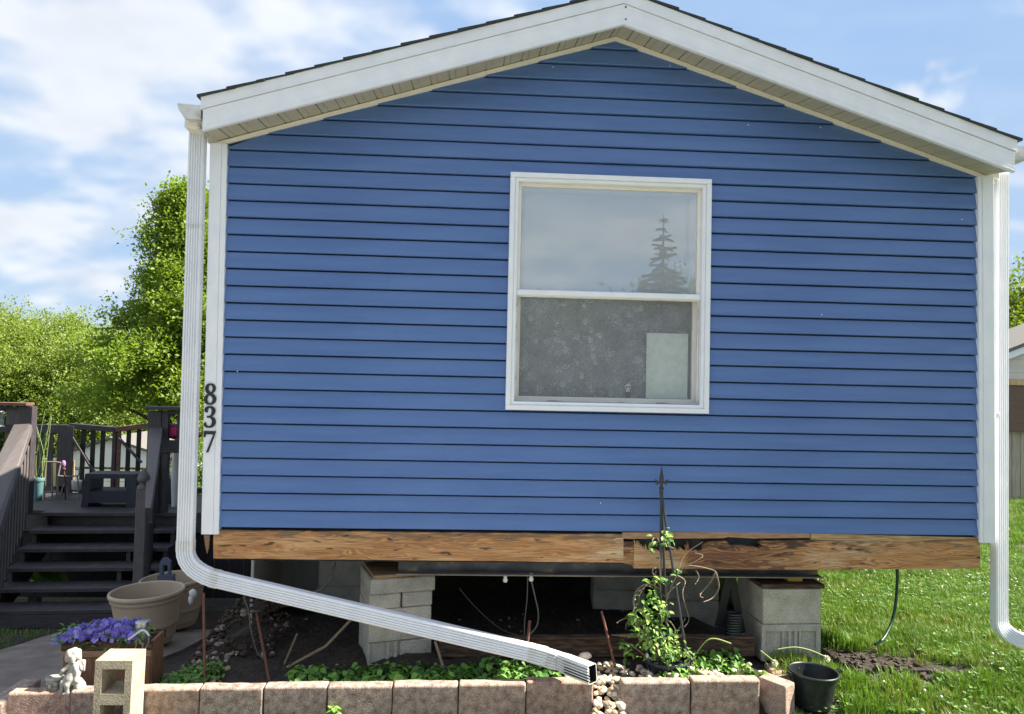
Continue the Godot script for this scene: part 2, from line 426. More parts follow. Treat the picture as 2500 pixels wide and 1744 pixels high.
# dark net curtain printed with pale tulips, leaves and dots
func curtain_picture() -> ImageTexture:
	var w := 640; var h := 400
	var im := Image.create_empty(w, h, false, Image.FORMAT_RGB8)
	var n1 := noise(0.012, 111, 4); var n2 := noise(0.09, 112, 3)
	for y in h:
		for x in w:
			var k := 0.42 + n1.get_noise_2d(x, y) * 0.13 + n2.get_noise_2d(x, y) * 0.10 + 0.22 * pow(1.0 - absf(n2.get_noise_2d(x * 1.7 + 300.0, y * 1.7)), 14.0)
			im.set_pixel(x, y, Color(k * 0.97, k * 0.99, k * 1.03))
	var rr := RandomNumberGenerator.new()
	rr.seed = 77
	var dot := func(px: float, py: float, r: float, a: float):
		for yy in range(int(py - r - 1), int(py + r + 2)):
			for xx in range(int(px - r - 1), int(px + r + 2)):
				if xx < 0 or yy < 0 or xx >= w or yy >= h: continue
				if Vector2(xx - px, yy - py).length() <= r:
					im.set_pixel(xx, yy, im.get_pixel(xx, yy).lerp(Color(0.97, 0.97, 0.97), a))
	for k in 120:
		var p := Vector2(rr.randf_range(8, w - 8), rr.randf_range(8, h - 8))
		var al := rr.randf_range(0.3, 0.75)
		var kind: int = [0, 0, 2, 2, 2, 1][rr.randi() % 6]
		if kind == 0:
			for j in 5:
				for s in 14:
					var f := s / 13.0
					dot.call(p.x + (j - 2) * 3.6 * sin(f * 2.2) , p.y + 12 - f * 19, 0.7, al)
			for s in 20:
				var an := PI * s / 19.0
				dot.call(p.x + cos(an) * 8, p.y + 4 + sin(an) * 8, 0.8, al)
		elif kind == 1:
			var a0 := rr.randf() * TAU
			for s in 24:
				var f := s / 23.0
				for sd in [-1, 1]:
					var q := Vector2(f * 26 - 13, sd * 5.0 * sin(f * PI)).rotated(a0)
					dot.call(p.x + q.x, p.y + q.y, 0.9, al)
		else:
			for s in 16:
				var q := Vector2(rr.randfn(0, 7), rr.randfn(0, 7))
				dot.call(p.x + q.x, p.y + q.y, rr.randf_range(0.8, 2.0), al)
	for k in 520: dot.call(rr.randf_range(0, w), rr.randf_range(0, h), rr.randf_range(0.7, 2.0), rr.randf_range(0.2, 0.7))
	return ImageTexture.create_from_image(im)

# ---- start -------------------------------------------------------------
func _ready() -> void:
	R.seed = 12345
	set_view()
	set_light()
	make_materials()
	build_ground()
	build_house()
	build_piers()
	build_garden()
	build_deck()
	build_pots()
	build_far()
	build_lawn()

func set_view() -> void:
	var yaw := -0.0531302; var pitch := 0.0341762; var roll := 0.0221196
	cf = Vector3(-sin(yaw) * cos(pitch), sin(pitch), -cos(yaw) * cos(pitch))
	var r := Vector3(cos(yaw), 0, -sin(yaw))
	var u := r.cross(cf)
	cr = r * cos(roll) + u * sin(roll)
	cu = u * cos(roll) - r * sin(roll)
	var cam := Camera3D.new()
	cam.name = "camera"
	cam.transform = Transform3D(Basis(cr, cu, -cf), cam_at)
	cam.fov = rad_to_deg(2.0 * atan(872.0 / 1800.0))
	cam.near = 0.05; cam.far = 900.0
	add_child(cam)
	cam.current = true

func set_light() -> void:
	var e := Environment.new()
	e.background_mode = Environment.BG_SKY
	var sm := PanoramaSkyMaterial.new()
	sm.panorama = sky_picture()
	var sk := Sky.new()
	sk.sky_material = sm
	e.sky = sk
	e.background_energy_multiplier = 1.0
	e.tonemap_mode = Environment.TONE_MAPPER_LINEAR
	e.tonemap_exposure = 3.5
	e.sdfgi_enabled = true; e.ssao_enabled = true; e.ssil_enabled = true
	var we := WorldEnvironment.new()
	we.name = "environment"
	we.environment = e
	add_child(we)
	# the sun stands over the right-hand side of the house, in line with its end wall
	var sun := DirectionalLight3D.new()
	sun.name = "sun"
	sun.light_energy = 1.5
	sun.light_color = Color(1.0, 0.965, 0.90)
	sun.light_angular_distance = 0.5
	sun.shadow_enabled = true
	add_child(sun)
	sun.look_at_from_position(Vector3(0.71, 0.70, -0.003) * 20, Vector3.ZERO)

# blue sky with bright broken cloud, thinner over the right of the house
func sky_picture() -> ImageTexture:
	var w := 1536; var h := 768
	var im := Image.create_empty(w, h, false, Image.FORMAT_RGBF)
	var n1 := noise(1.0, 201, 6); var n2 := noise(1.0, 202, 5); var n3 := noise(1.0, 203, 3)
	var low := Color(0.160, 0.218, 0.272); var top := Color(0.055, 0.118, 0.244)
	var clear := Vector3(0.62, 0.35, -0.72).normalized()
	im.fill(Color(0.24, 0.28, 0.31))
	for y in h / 2 + 2:
		var el := PI / 2 - PI * (y + 0.5) / h
		for x in w:
			var az := TAU * (x + 0.5) / w
			var d := Vector3(sin(az) * cos(el), sin(el), -cos(az) * cos(el))
			var s := maxf(d.y, 0.0)
			var base := low.lerp(top, pow(s, 0.55))
			# flat cloud layer seen from below
			var p := Vector2(d.x, d.z) / (s + 0.22)
			var a := n1.get_noise_3d(p.x * 1.0, p.y * 1.15, 0.0)
			var b := n2.get_noise_3d(p.x * 3.2 + 9.0, p.y * 3.8, 4.0)
			var wisp := n3.get_noise_3d(p.x * 0.7 + p.y * 0.9 + 3.0, p.y * 5.0 - p.x * 1.4, 8.0)
			var cov := 0.32 + a * 1.25 + b * 0.55 - 0.5 * smoothstep(0.72, 0.97, d.dot(clear))
			var k := 0.94 * smoothstep(-0.12, 0.62, cov)
			k = maxf(k, 0.5 * smoothstep(0.0, 0.5, wisp + cov * 0.35))
			k = maxf(k, 0.16 + 0.14 * wisp)
			k = maxf(k, 0.55 * (1.0 - smoothstep(0.0, 0.16, s)) * (1.0 - smoothstep(0.2, 0.7, d.dot(clear))))
			# one small puff over the right-hand eave
			var pf := (d - Vector3(0.502, 0.325, -0.80)) * Vector3(1.0, 1.9, 1.0)
			k = maxf(k, 0.85 * smoothstep(0.07, 0.0, pf.length() + 0.05 * b + 0.05 * n2.get_noise_3d(d.x * 30.0, d.y * 45.0, d.z * 30.0)))
			var fine := n2.get_noise_3d(p.x * 11.0, p.y * 14.0, 2.0)
			k = clampf(k + 0.22 * fine * k * (1.25 - k), 0, 0.95)
			var body := 0.275 + 0.05 * b - 0.045 * smoothstep(0.5, 1.1, cov)
			var cl := Color(body * 0.935, body * 0.98, body * 1.055)
			im.set_pixel(x, y, base.lerp(cl, k))
	return ImageTexture.create_from_image(im)

# ---- ground ------------------------------------------------------------
var gn := FastNoiseLite.new()
func gy(x: float, z: float) -> float:
	var t := smoothstep(-0.4, 3.4, x)
	var base := lerpf(-0.20, -0.05, t)
	var sl := lerpf(0.15, 0.035, t)
	var y := base + sl * clampf(z, -30.0, 0.0)
	y = lerpf(y, lerpf(-0.19, -0.15, t), smoothstep(0.0, 0.45, z))
	# planted bed behind the block edging, and the packed soil under the home
	var bed := smoothstep(-0.5, 0.1, x) * (1.0 - smoothstep(3.12, 3.3, x)) * (1.0 - smoothstep(0.30, 0.36, z)) * smoothstep(-3.5, -0.3, z)
	y = lerpf(y, lerpf(-0.045, 0.0, clampf(x / 3.0, 0, 1)), bed)
	var rough := 0.012 + 0.03 * bed
	return y + gn.get_noise_2d(x * 2.2, z * 2.2) * rough + gn.get_noise_2d(x * 9.0, z * 9.0) * rough * 0.4
func dug(x: float, z: float) -> float:   # bare, dug-over patches in the lawn
	var a := 1.0 - smoothstep(0.6, 1.0, Vector2((x - 4.0) / 0.55, (z + 0.15) / 0.42).length() + gn.get_noise_2d(x * 4, z * 4) * 0.35)
	var b := 1.0 - smoothstep(0.6, 1.0, Vector2((x - 4.35) / 0.5, (z + 0.05) / 0.14).length() + gn.get_noise_2d(x * 4, z * 4 + 9) * 0.35)
	var d := 1.0 - smoothstep(0.5, 1.0, Vector2((x - 3.75) / 0.5, (z - 0.47) / 0.06).length() + gn.get_noise_2d(x * 5, z * 5 + 3) * 0.4)
	return maxf(maxf(a, b), d)
func build_ground() -> void:
	gn.seed = 5; gn.frequency = 1.0; gn.fractal_octaves = 3
	var xs := []; var zs := []
	var lay := func(a: Array, lo: float, f0: float, f1: float, hi: float, st: float):
		var k := lo
		var far := []
		var d := st
		var p := f0
		while p > lo: far.append(p); d *= 1.35; p -= d
		far.append(lo); far.reverse()
		a.append_array(far)
		p = f0 + st
		while p < f1: a.append(p); p += st
		d = st; p = f1
		while p < hi: a.append(p); d *= 1.35; p += d
		a.append(hi)
	lay.call(xs, -320.0, -3.0, 6.5, 320.0, 0.06)
	lay.call(zs, -400.0, -4.5, 1.2, 300.0, 0.06)
	var m := MB.new()
	m.colored = true
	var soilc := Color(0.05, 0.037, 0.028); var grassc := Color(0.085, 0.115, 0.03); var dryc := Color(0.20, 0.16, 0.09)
	var P := []; var K := []
	for z in zs:
		var a := []; var b := []
		for x in xs:
			a.append(Vector3(x, gy(x, z) - 0.03 * dug(x, z), z))
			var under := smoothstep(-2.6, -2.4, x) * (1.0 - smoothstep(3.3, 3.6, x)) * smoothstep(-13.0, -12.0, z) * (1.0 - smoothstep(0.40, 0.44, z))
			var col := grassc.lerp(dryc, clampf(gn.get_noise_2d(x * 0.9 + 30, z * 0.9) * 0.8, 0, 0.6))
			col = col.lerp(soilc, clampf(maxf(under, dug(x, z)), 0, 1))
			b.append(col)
		P.append(a); K.append(b)
	var put := func(i, j):
		m.v.append(P[i][j]); m.c.append(K[i][j])
		var nn: Vector3 = (P[mini(i + 1, zs.size() - 1)][j] - P[maxi(i - 1, 0)][j]).cross(P[i][mini(j + 1, xs.size() - 1)] - P[i][maxi(j - 1, 0)])
		m.n.append(nn.normalized())
	for i in zs.size() - 1:
		for j in xs.size() - 1:
			put.call(i, j); put.call(i, j + 1); put.call(i + 1, j + 1)
			put.call(i, j); put.call(i + 1, j + 1); put.call(i + 1, j)
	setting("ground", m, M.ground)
	# exposed-aggregate walk to the stairs
	var wk := MB.new()
	var n := 44
	for k in n:
		var z0 := -1.95 + k * 0.2; var z1 := z0 + 0.2
		var e := func(z, s): return -1.28 - 0.06 * z + s * 0.62 + (0.03 * gn.get_noise_2d(z * 5.0, s * 7.0))
		var a := Vector3(e.call(z0, -1), gy(-1.4, z0) + 0.025, z0); var b := Vector3(e.call(z0, 1), gy(-1.2, z0) + 0.025, z0)
		var c := Vector3(e.call(z1, -1), gy(-1.4, z1) + 0.025, z1); var d := Vector3(e.call(z1, 1), gy(-1.2, z1) + 0.025, z1)
		wk.q(c, d, b, a)
		var dn := Vector3(0, -0.08, 0)
		wk.q(d, d + dn, b + dn, b); wk.q(a, a + dn, c + dn, c)
	setting("walkway", wk, M.walk)
	# pale concrete drive the photographer stands on, and the street past it
	for e in [["driveway", -0.55, 3.0, 0.95, 9.0, "drive"], ["road", -60.0, 60.0, 9.3, 16.0, "asphalt"]]:
		var dv := MB.new()
		var nn := 12
		for k in nn:
			var x0 := lerpf(e[1], e[2], float(k) / nn); var x1 := lerpf(e[1], e[2], float(k + 1) / nn)
			var ya := -0.125
			dv.box(Vector3((x0 + x1) / 2, ya - 0.04, (e[3] + e[4]) / 2), Vector3(x1 - x0 - (0.006 if e[0] == "driveway" else 0.0), 0.08, e[4] - e[3]))
		setting(e[0], dv, M[e[5]])

# ---- the home ----------------------------------------------------------
func rake(x: float) -> float:      # top edge of the blue gable
	return AY - (AX - x) * 0.3155 if x < AX else AY - (x - AX) * 0.3285
func rake_x(y: float, side: int) -> float:
	return AX - (AY - y) / 0.3155 if side < 0 else AX + (AY - y) / 0.3285

func course(xb0: float, xb1: float, xt0: float, xt1: float, y0: float, dz: float, h := C) -> MB:
	var m := MB.new()
	var pr := [[0.0, -0.02], [0.0, 0.014], [0.0, 0.0155], [0.935, 0.006], [0.935, -0.02], [1.0, -0.02]]
	pr[1][0] = 0.03
	pr[1][1] = 0.0165
	pr = [[0.0, -0.04], [0.0, 0.016], [0.03, 0.0195], [0.905, 0.004], [0.905, -0.04], [1.0, -0.04]]
	for k in pr.size() - 1:
		var f: float = pr[k][0]; var g: float = pr[k + 1][0]
		var a := Vector3(lerpf(xb0, xt0, f), y0 + h * f, pr[k][1] + dz); var b := Vector3(lerpf(xb1, xt1, f), y0 + h * f, pr[k][1] + dz)
		var c := Vector3(lerpf(xb1, xt1, g), y0 + h * g, pr[k + 1][1] + dz); var d := Vector3(lerpf(xb0, xt0, g), y0 + h * g, pr[k + 1][1] + dz)
		m.q(a, b, c, d)
	for s in 2:
		var x0: float = [xb0, xb1][s]; var x1: float = [xt0, xt1][s]
		m.out([Vector3(x0, y0, -0.04 + dz), Vector3(x0, y0, 0.016 + dz), Vector3(lerpf(x0, x1, 0.905), y0 + h * 0.905, 0.004 + dz), Vector3(lerpf(x0, x1, 0.905), y0 + h * 0.905, -0.04 + dz)], Vector3((xb0 + xb1) / 2, y0, 0))
	return m

func build_house() -> void:
	var H := thing("mobile_home", "blue vinyl sided mobile home end with white trim raised on block piers", "house")
	var wx0 := 1.705; var wx1 := 2.925; var wy0 := 1.503; var wy1 := 2.92
	# siding, one piece for each course and length, butted at staggered joints
	var i := 0
	while true:
		var y0 := B + i * C
		if y0 > AY - 0.02: break
		var y1 := y0 + C
		var a0 := maxf(0.0, rake_x(y0, -1)); var a1 := minf(W, rake_x(y0, 1))
		var b0 := maxf(0.0, rake_x(y1, -1)); var b1 := minf(W, rake_x(y1, 1))
		if b1 < b0: b0 = AX; b1 = AX
		var seam: float = [0.95, 3.3, 1.32, 2.2, 3.75, 1.02, 3.05][(i / 2) % 7]
		var cuts := [[a0, a1, b0, b1]]
		if y1 > wy0 and y0 < wy1:
			cuts = [[a0, wx0, b0, wx0], [wx1, a1, wx1, b1]]
			# short strips above and below the window
			if y1 > wy1: piece(H, "siding_panel", course(wx0, wx1, wx0, wx1, wy1, 0.0, y1 - wy1), M.siding)
			if y0 < wy0: piece(H, "siding_panel", course(wx0, wx1, wx0, wx1, y0, 0.0, wy0 - y0), M.siding)
		for cc in cuts:
			if seam > cc[0] + 0.3 and seam < cc[1] - 0.3 and seam > cc[2] + 0.3 and seam < cc[3] - 0.3:
				piece(H, "siding_panel", course(cc[0], seam + 0.02, cc[2], seam + 0.02, y0 + R.randf_range(-0.0005, 0.0005), 0.0022), M.siding)
				piece(H, "siding_panel", course(seam, cc[1], seam, cc[3], y0, R.randf_range(-0.0006, 0.0004)), M.siding)
			else:
				piece(H, "siding_panel", course(cc[0], cc[1], cc[2], cc[3], y0, R.randf_range(-0.0006, 0.0006)), M.siding)
		i += 1
	# sheathing behind it, with the window opening
	var sh := MB.new()
	var poly := PackedVector2Array([Vector2(-0.08, B), Vector2(W + 0.08, B), Vector2(W + 0.08, rake(W + 0.08) - 0.02), Vector2(AX, AY - 0.01), Vector2(-0.08, rake(-0.08) - 0.02)])
	for cut in [[-0.08, wx0], [wx1, W + 0.08]]:
		var q := PackedVector2Array([Vector2(cut[0], B), Vector2(cut[1], B), Vector2(cut[1], rake(cut[1]) - 0.02)])
		q.append(Vector2(cut[0], rake(cut[0]) - 0.02))
		sh.prism(q, Vector3(0, 0, -0.11), Vector3.RIGHT, Vector3.UP, Vector3.BACK, 0.068)
	sh.prism(PackedVector2Array([Vector2(wx0, B), Vector2(wx1, B), Vector2(wx1, wy0), Vector2(wx0, wy0)]), Vector3(0, 0, -0.11), Vector3.RIGHT, Vector3.UP, Vector3.BACK, 0.068)
	sh.prism(PackedVector2Array([Vector2(wx0, wy1), Vector2(wx1, wy1), Vector2(wx1, rake(wx1) - 0.02), Vector2(AX, AY - 0.02), Vector2(wx0, rake(wx0) - 0.02)]), Vector3(0, 0, -0.11), Vector3.RIGHT, Vector3.UP, Vector3.BACK, 0.068)
	piece(H, "sheathing", sh, M.felt)
	# a few nail heads
	for p in [[1240, 150], [1502, 148], [1678, 280], [1840, 286], [2157, 492], [1843, 706], [1347, 1128], [532, 833]]:
		var m := MB.new()
		m.ball(pz(p[0], p[1], 0.018), Vector3(0.004, 0.004, 0.003), R, 0.0, 8)
		piece(H, "nail_head", m, M.white)
	# side walls, back wall, floor, ceiling: the box behind the end wall
	var L := -12.0
	for s in 2:
		var x: float = [-0.04, W + 0.04][s]
		var m := MB.new()
		m.box(Vector3(x, (B + 3.0) / 2, L / 2 - 0.05), Vector3(0.08, 3.0 - B, -L - 0.1))
		piece(H, "side_wall", m, M.siding)
		for k in 22:
			var y := B + k * C
			var sm := MB.new()
			var xo := x + (0.042 if s == 1 else -0.042)
			sm.box(Vector3(xo, y + C / 2 - 0.003, L / 2 - 0.05), Vector3(0.012, C - 0.008, -L - 0.1))
			piece(H, "side_siding", sm, M.siding)
	var bw := MB.new()
	bw.box(Vector3(W / 2, 2.2, L), Vector3(W, 2.9, 0.1))
	piece(H, "back_wall", bw, M.siding)
	var fl := MB.new()
	fl.box(Vector3(W / 2, 0.70, L / 2 - 0.05), Vector3(W - 0.02, 0.13, -L - 0.15))
	piece(H, "underbelly", fl, M.belly)
	# skirting still in place along the sides and the far end
	for e in [[-0.02, -0.9], [W + 0.02, -4.6]]:
		var z0: float = e[1]
		while z0 > L:
			var sk := MB.new()
			sk.box(Vector3(e[0], 0.1, z0 - 0.4), Vector3(0.02, 1.1, 0.795), 0.002)
			piece(H, "skirting_panel", sk, M.near_siding)
			z0 -= 0.8
	var sb := MB.new()
	sb.box(Vector3(W / 2, 0.1, L + 0.02), Vector3(W, 1.3, 0.02))
	piece(H, "skirting_panel", sb, M.near_siding)
	var ce := MB.new()
	ce.box(Vector3(W / 2, 3.02, L / 2 - 0.06), Vector3(W, 0.04, -L - 0.1))
	piece(H, "ceiling", ce, M.plaster)
	var iw := MB.new()
	iw.box(Vector3(W / 2, 1.9, -2.6), Vector3(W - 0.1, 2.2, 0.05))
	piece(H, "inside_wall", iw, M.plaster)
	# corner posts
	for s in 2:
		var m := MB.new()
		var x0: float = [-0.084, W - 0.014][s]
		var w := 0.098
		var g: float = [0.068, 0.024][s]
		var pr := PackedVector2Array([Vector2(0, -0.10), Vector2(w, -0.10), Vector2(w, 0.031), Vector2(g + 0.003, 0.033), Vector2(g + 0.003, 0.030), Vector2(g - 0.002, 0.030), Vector2(g - 0.002, 0.037), Vector2(0.003, 0.037), Vector2(0, 0.034)])
		if s == 1: pr = PackedVector2Array([Vector2(0, -0.10), Vector2(w, -0.10), Vector2(w, 0.034), Vector2(w - 0.003, 0.037), Vector2(g + 0.002, 0.037), Vector2(g + 0.002, 0.030), Vector2(g - 0.003, 0.030), Vector2(g - 0.003, 0.033), Vector2(0, 0.031)])
		var yt: float = [3.034, 3.012][s]
		m.prism(pr, Vector3(x0 + [0.03, 0.0][s], 0.737, 0), Vector3(1, 0, 0), Vector3(0, 0, 1), Vector3([-0.013, -0.005][s], 1, 0), yt - 0.737)
		piece(H, "corner_post", m, M.trim_white)
	# house number
	var font := SystemFont.new()
	font.font_names = PackedStringArray(["Droid Serif"]); font.font_weight = 700
	var fb := [["8", 472, 885], ["3", 471, 936], ["7", 469, 992]]
	for e in fb:
		var tm := TextMesh.new()
		tm.font = font; tm.text = e[0]; tm.font_size = 64; tm.pixel_size = 0.00265; tm.depth = 0.008
		var o := piece(H, "house_number", tm, M.number)
		o.position = pz(e[1], e[2], 0.0415)
		o.scale = Vector3(0.82, 1.02, 1)
	# rake: lower fascia, upper trim, each in two lengths mitred at the ridge
	var lx := -0.045; var rx := 4.685
	var fb_y := [3.028, 3.748, 2.972]     # lower edge at left end, ridge, right end
	for s in 2:
		var xa: float = lx if s == 0 else AX
		var xb: float = AX if s == 0 else rx
		var ya: float = fb_y[s]; var yb: float = fb_y[s + 1]
		for part in [["fascia", 0.0, 0.122, 0.0, 0.022], ["rake_trim", 0.1255, 0.066, 0.004, 0.03]]:
			var m := MB.new()
			var ex := 0.0 if part[0] == "fascia" else 0.012
			var xa2 := xa - (ex if s == 0 else 0.0); var xb2 := xb + (ex if s == 1 else 0.0)
			var sl := (yb - ya) / (xb - xa)
			var y0: float = ya + part[1] - (ex * sl if s == 0 else 0.0); var y1: float = yb + part[1] + (ex * sl if s == 1 else 0.0)
			m.prism(PackedVector2Array([Vector2(xa2, y0), Vector2(xb2, y1), Vector2(xb2, y1 + part[2]), Vector2(xa2, y0 + part[2])]), Vector3(0, 0, FZ - part[4] + part[3]), Vector3.RIGHT, Vector3.UP, Vector3.BACK, part[4])
			piece(H, part[0], m, M.white)
			# rolled lower lip and faint pressed lines
			for li in ([[0.006, 0.003], [0.030, 0.0012], [0.098, 0.0012]] if part[0] == "fascia" else [[0.004, 0.003], [0.064, 0.003]]):
				var lm := MB.new()
				var zf: float = FZ + part[3]
				lm.bar(Vector3(xa2, y0 + li[0], zf), Vector3(xb2, y1 + li[0], zf), 0.003 if li[1] < 0.002 else 0.008, li[1] * 2.0, 0.0004)
				piece(H, "pressed_line", lm, M.white)
	# screws at the ridge joint
	for p in [Vector2(1528, 17), Vector2(1528, 47)]:
		var m := MB.new()
		m.ball(pz(p.x * 2296 / 2500, p.y * 2296 / 2500, FZ + 0.001), Vector3(0.006, 0.006, 0.003), R, 0.0, 8)
		piece(H, "screw", m, M.steel)
	# soffit boards under the overhang, V grooves between them
	for s in 2:
		var n := 22
		for k in n:
			var f0 := float(k) / n; var f1 := float(k + 1) / n
			var xa := lerpf(lx if s == 0 else AX, AX if s == 0 else rx, f0)
			var xb := lerpf(lx if s == 0 else AX, AX if s == 0 else rx, f1)
			var lo := func(x): return lerpf(fb_y[0] + 0.012, fb_y[1] + 0.012, (x - lx) / (AX - lx)) if s == 0 else lerpf(fb_y[1] + 0.012, fb_y[2] + 0.012, (x - AX) / (rx - AX))
			var hi := func(x): return rake(x) + 0.028
			for st in [[0.004, 0.62], [0.68, 0.985]]:
				var m := MB.new()
				var p0 := lerpf(xa, xb, st[0]); var p1 := lerpf(xa, xb, st[1])
				var z0 := 0.004; var z1 := FZ - 0.024
				var cs := [Vector3(p0, hi.call(p0), z0), Vector3(p1, hi.call(p1), z0), Vector3(p1, lo.call(p1), z1), Vector3(p0, lo.call(p0), z1)]
				var up := Vector3(0, 0.008, 0)
				var o: Vector3 = (cs[0] + cs[2]) / 2 + up / 2
				m.out([cs[0], cs[1], cs[2], cs[3]], o)
				m.out([cs[0] + up, cs[1] + up, cs[2] + up, cs[3] + up], o)
				for j in 4: m.out([cs[j], cs[(j + 1) % 4], cs[(j + 1) % 4] + up, cs[j] + up], o)
				piece(H, "soffit_board", m, M.soffit)
		var bk := MB.new()
		var xa := lx if s == 0 else AX
		var xb := AX if s == 0 else rx
		var ya: float = rake(xa) + 0.040; var yb: float = rake(xb) + 0.040
		var y2: float = fb_y[s] + 0.026; var y3: float = fb_y[s + 1] + 0.026
		bk.q(Vector3(xa, ya, 0), Vector3(xb, yb, 0), Vector3(xb, y3, FZ - 0.024), Vector3(xa, y2, FZ - 0.024))
		bk.q(Vector3(xa, ya + 0.03, 0), Vector3(xb, yb + 0.03, 0), Vector3(xb, y3 + 0.03, FZ - 0.024), Vector3(xa, y2 + 0.03, FZ - 0.024))
		piece(H, "soffit_backing", bk, M.soffit)
		# cream channel along the top of the siding
		var ch := MB.new()
		var e0: float = -0.065 if s == 0 else AX
		var e1: float = AX if s == 0 else W + 0.095
		ch.prism(PackedVector2Array([Vector2(e0, rake(e0) - 0.004), Vector2(e1, rake(e1) - 0.004), Vector2(e1, rake(e1) + 0.020), Vector2(e0, rake(e0) + 0.020)]), Vector3(0, 0, 0.0), Vector3.RIGHT, Vector3.UP, Vector3.BACK, 0.027)
		piece(H, "soffit_channel", ch, M.cream)
	# eave boxes along both sides
	for s in 2:
		var m := MB.new()
		var x: float = [-0.055, W + 0.075][s]
		m.box(Vector3(x, [3.085, 3.05][s], L / 2 + 0.01), Vector3(0.11, 0.08, -L), 0.003)
		piece(H, "eave_fascia", m, M.cream)
	# shingle courses, seen on edge along the rake
	for s in 2:
		var n := 15
		for k in n:
			var f0 := float(k) / n; var f1 := minf(1.0, float(k + 1) / n + 0.02)
			var xe: float = lx - 0.03 if s == 0 else rx + 0.035
			var ye: float = fb_y[0 if s == 0 else 2] + 0.183
			var yr: float = fb_y[1] + 0.197
			var xa := lerpf(xe, AX, f0); var xb := lerpf(xe, AX, f1)
			var ya := lerpf(ye, yr, f0) + 0.012; var yb := lerpf(ye, yr, f1) + 0.001
			var m := MB.new()
			var zf := FZ + 0.012 + R.randf_range(0, 0.012)
			m.prism(PackedVector2Array([Vector2(xa, ya - 0.010), Vector2(xb, yb - 0.004), Vector2(xb, yb + 0.004), Vector2(xa, ya + 0.004)]), Vector3(0, 0, L - 0.2), Vector3.RIGHT, Vector3.UP, Vector3.BACK, zf - L + 0.2)
			piece(H, "shingle_course", m, M.shingle)
		var dk := MB.new()
		var xe: float = lx if s == 0 else rx
		dk.prism(PackedVector2Array([Vector2(xe, fb_y[0 if s == 0 else 2] + 0.12), Vector2(AX, fb_y[1] + 0.12), Vector2(AX, fb_y[1] + 0.188), Vector2(xe, fb_y[0 if s == 0 else 2] + 0.176)]), Vector3(0, 0, L - 0.2), Vector3.RIGHT, Vector3.UP, Vector3.BACK, FZ - 0.035 - L + 0.2)
		piece(H, "roof_deck", dk, M.wood_rot)
	# gutters
	for s in 2:
		var g := MB.new()
		var sg := -1.0 if s == 0 else 1.0
		var ox: float = [-0.065, 4.70][s]
		var gt: float = [3.180, 3.135][s]
		var pr := PackedVector2Array([Vector2(0, 0), Vector2(0, -0.075), Vector2(sg * 0.085, -0.075), Vector2(sg * 0.100, -0.055), Vector2(sg * 0.118, -0.03), Vector2(sg * 0.128, -0.004), Vector2(sg * 0.128, 0.004), Vector2(sg * 0.118, 0.004), Vector2(sg * 0.116, -0.004), Vector2(sg * 0.108, -0.026), Vector2(sg * 0.092, -0.05), Vector2(sg * 0.08, -0.07), Vector2(sg * 0.005, -0.07), Vector2(sg * 0.005, 0)])
		g.prism(pr, Vector3(ox, gt, L), Vector3.RIGHT, Vector3.UP, Vector3.BACK, 0.245 - L)
		var G := piece(H, "gutter", g, M.dirtywhite)
		var cp := MB.new()
		var cpr := PackedVector2Array([Vector2(0, 0), Vector2(0, -0.079), Vector2(sg * 0.087, -0.079), Vector2(sg * 0.103, -0.056), Vector2(sg * 0.121, -0.03), Vector2(sg * 0.131, -0.004), Vector2(sg * 0.131, 0.007)])
		cp.prism(cpr, Vector3(ox, gt, 0.245), Vector3.RIGHT, Vector3.UP, Vector3.BACK, 0.004)
		piece(G, "end_cap", cp, M.dirtywhite)
	build_downspouts(H)
	build_rim(H)
	build_window(H, wx0, wx1, wy0, wy1)

func pipe_profile(w: float, d: float, s := 1.0) -> PackedVector2Array:
	var p := PackedVector2Array()
	w *= s; d *= s
	p.append(Vector2(-w / 2 + 0.006, -d / 2)); p.append(Vector2(w / 2 - 0.006, -d / 2)); p.append(Vector2(w / 2, -d / 2 + 0.006)); p.append(Vector2(w / 2, d / 2 - 0.008)); p.append(Vector2(w / 2 - 0.008, d / 2))
	for k in 5:
		var x := lerpf(w / 2 - 0.017, -w / 2 + 0.017, k / 4.0)
		p.append(Vector2(x + 0.0046, d / 2)); p.append(Vector2(x + 0.0034, d / 2 - 0.010)); p.append(Vector2(x - 0.0034, d / 2 - 0.010)); p.append(Vector2(x - 0.0046, d / 2))
	p.append(Vector2(-w / 2 + 0.008, d / 2)); p.append(Vector2(-w / 2, d / 2 - 0.008)); p.append(Vector2(-w / 2, -d / 2 + 0.006))
	return p
func frames(pts: Array, o := Vector3.BACK, sc: Array = []) -> Array:
	var f := []
	for i in pts.size():
		var t: Vector3 = (pts[mini(i + 1, pts.size() - 1)] - pts[maxi(i - 1, 0)]).normalized()
		var y := (o - t * t.dot(o)).normalized()
		var x := y.cross(t)
		var k: float = sc[i] if sc.size() else 1.0
		f.append(Transform3D(Basis(x * k, y * k, t), pts[i]))
	return f
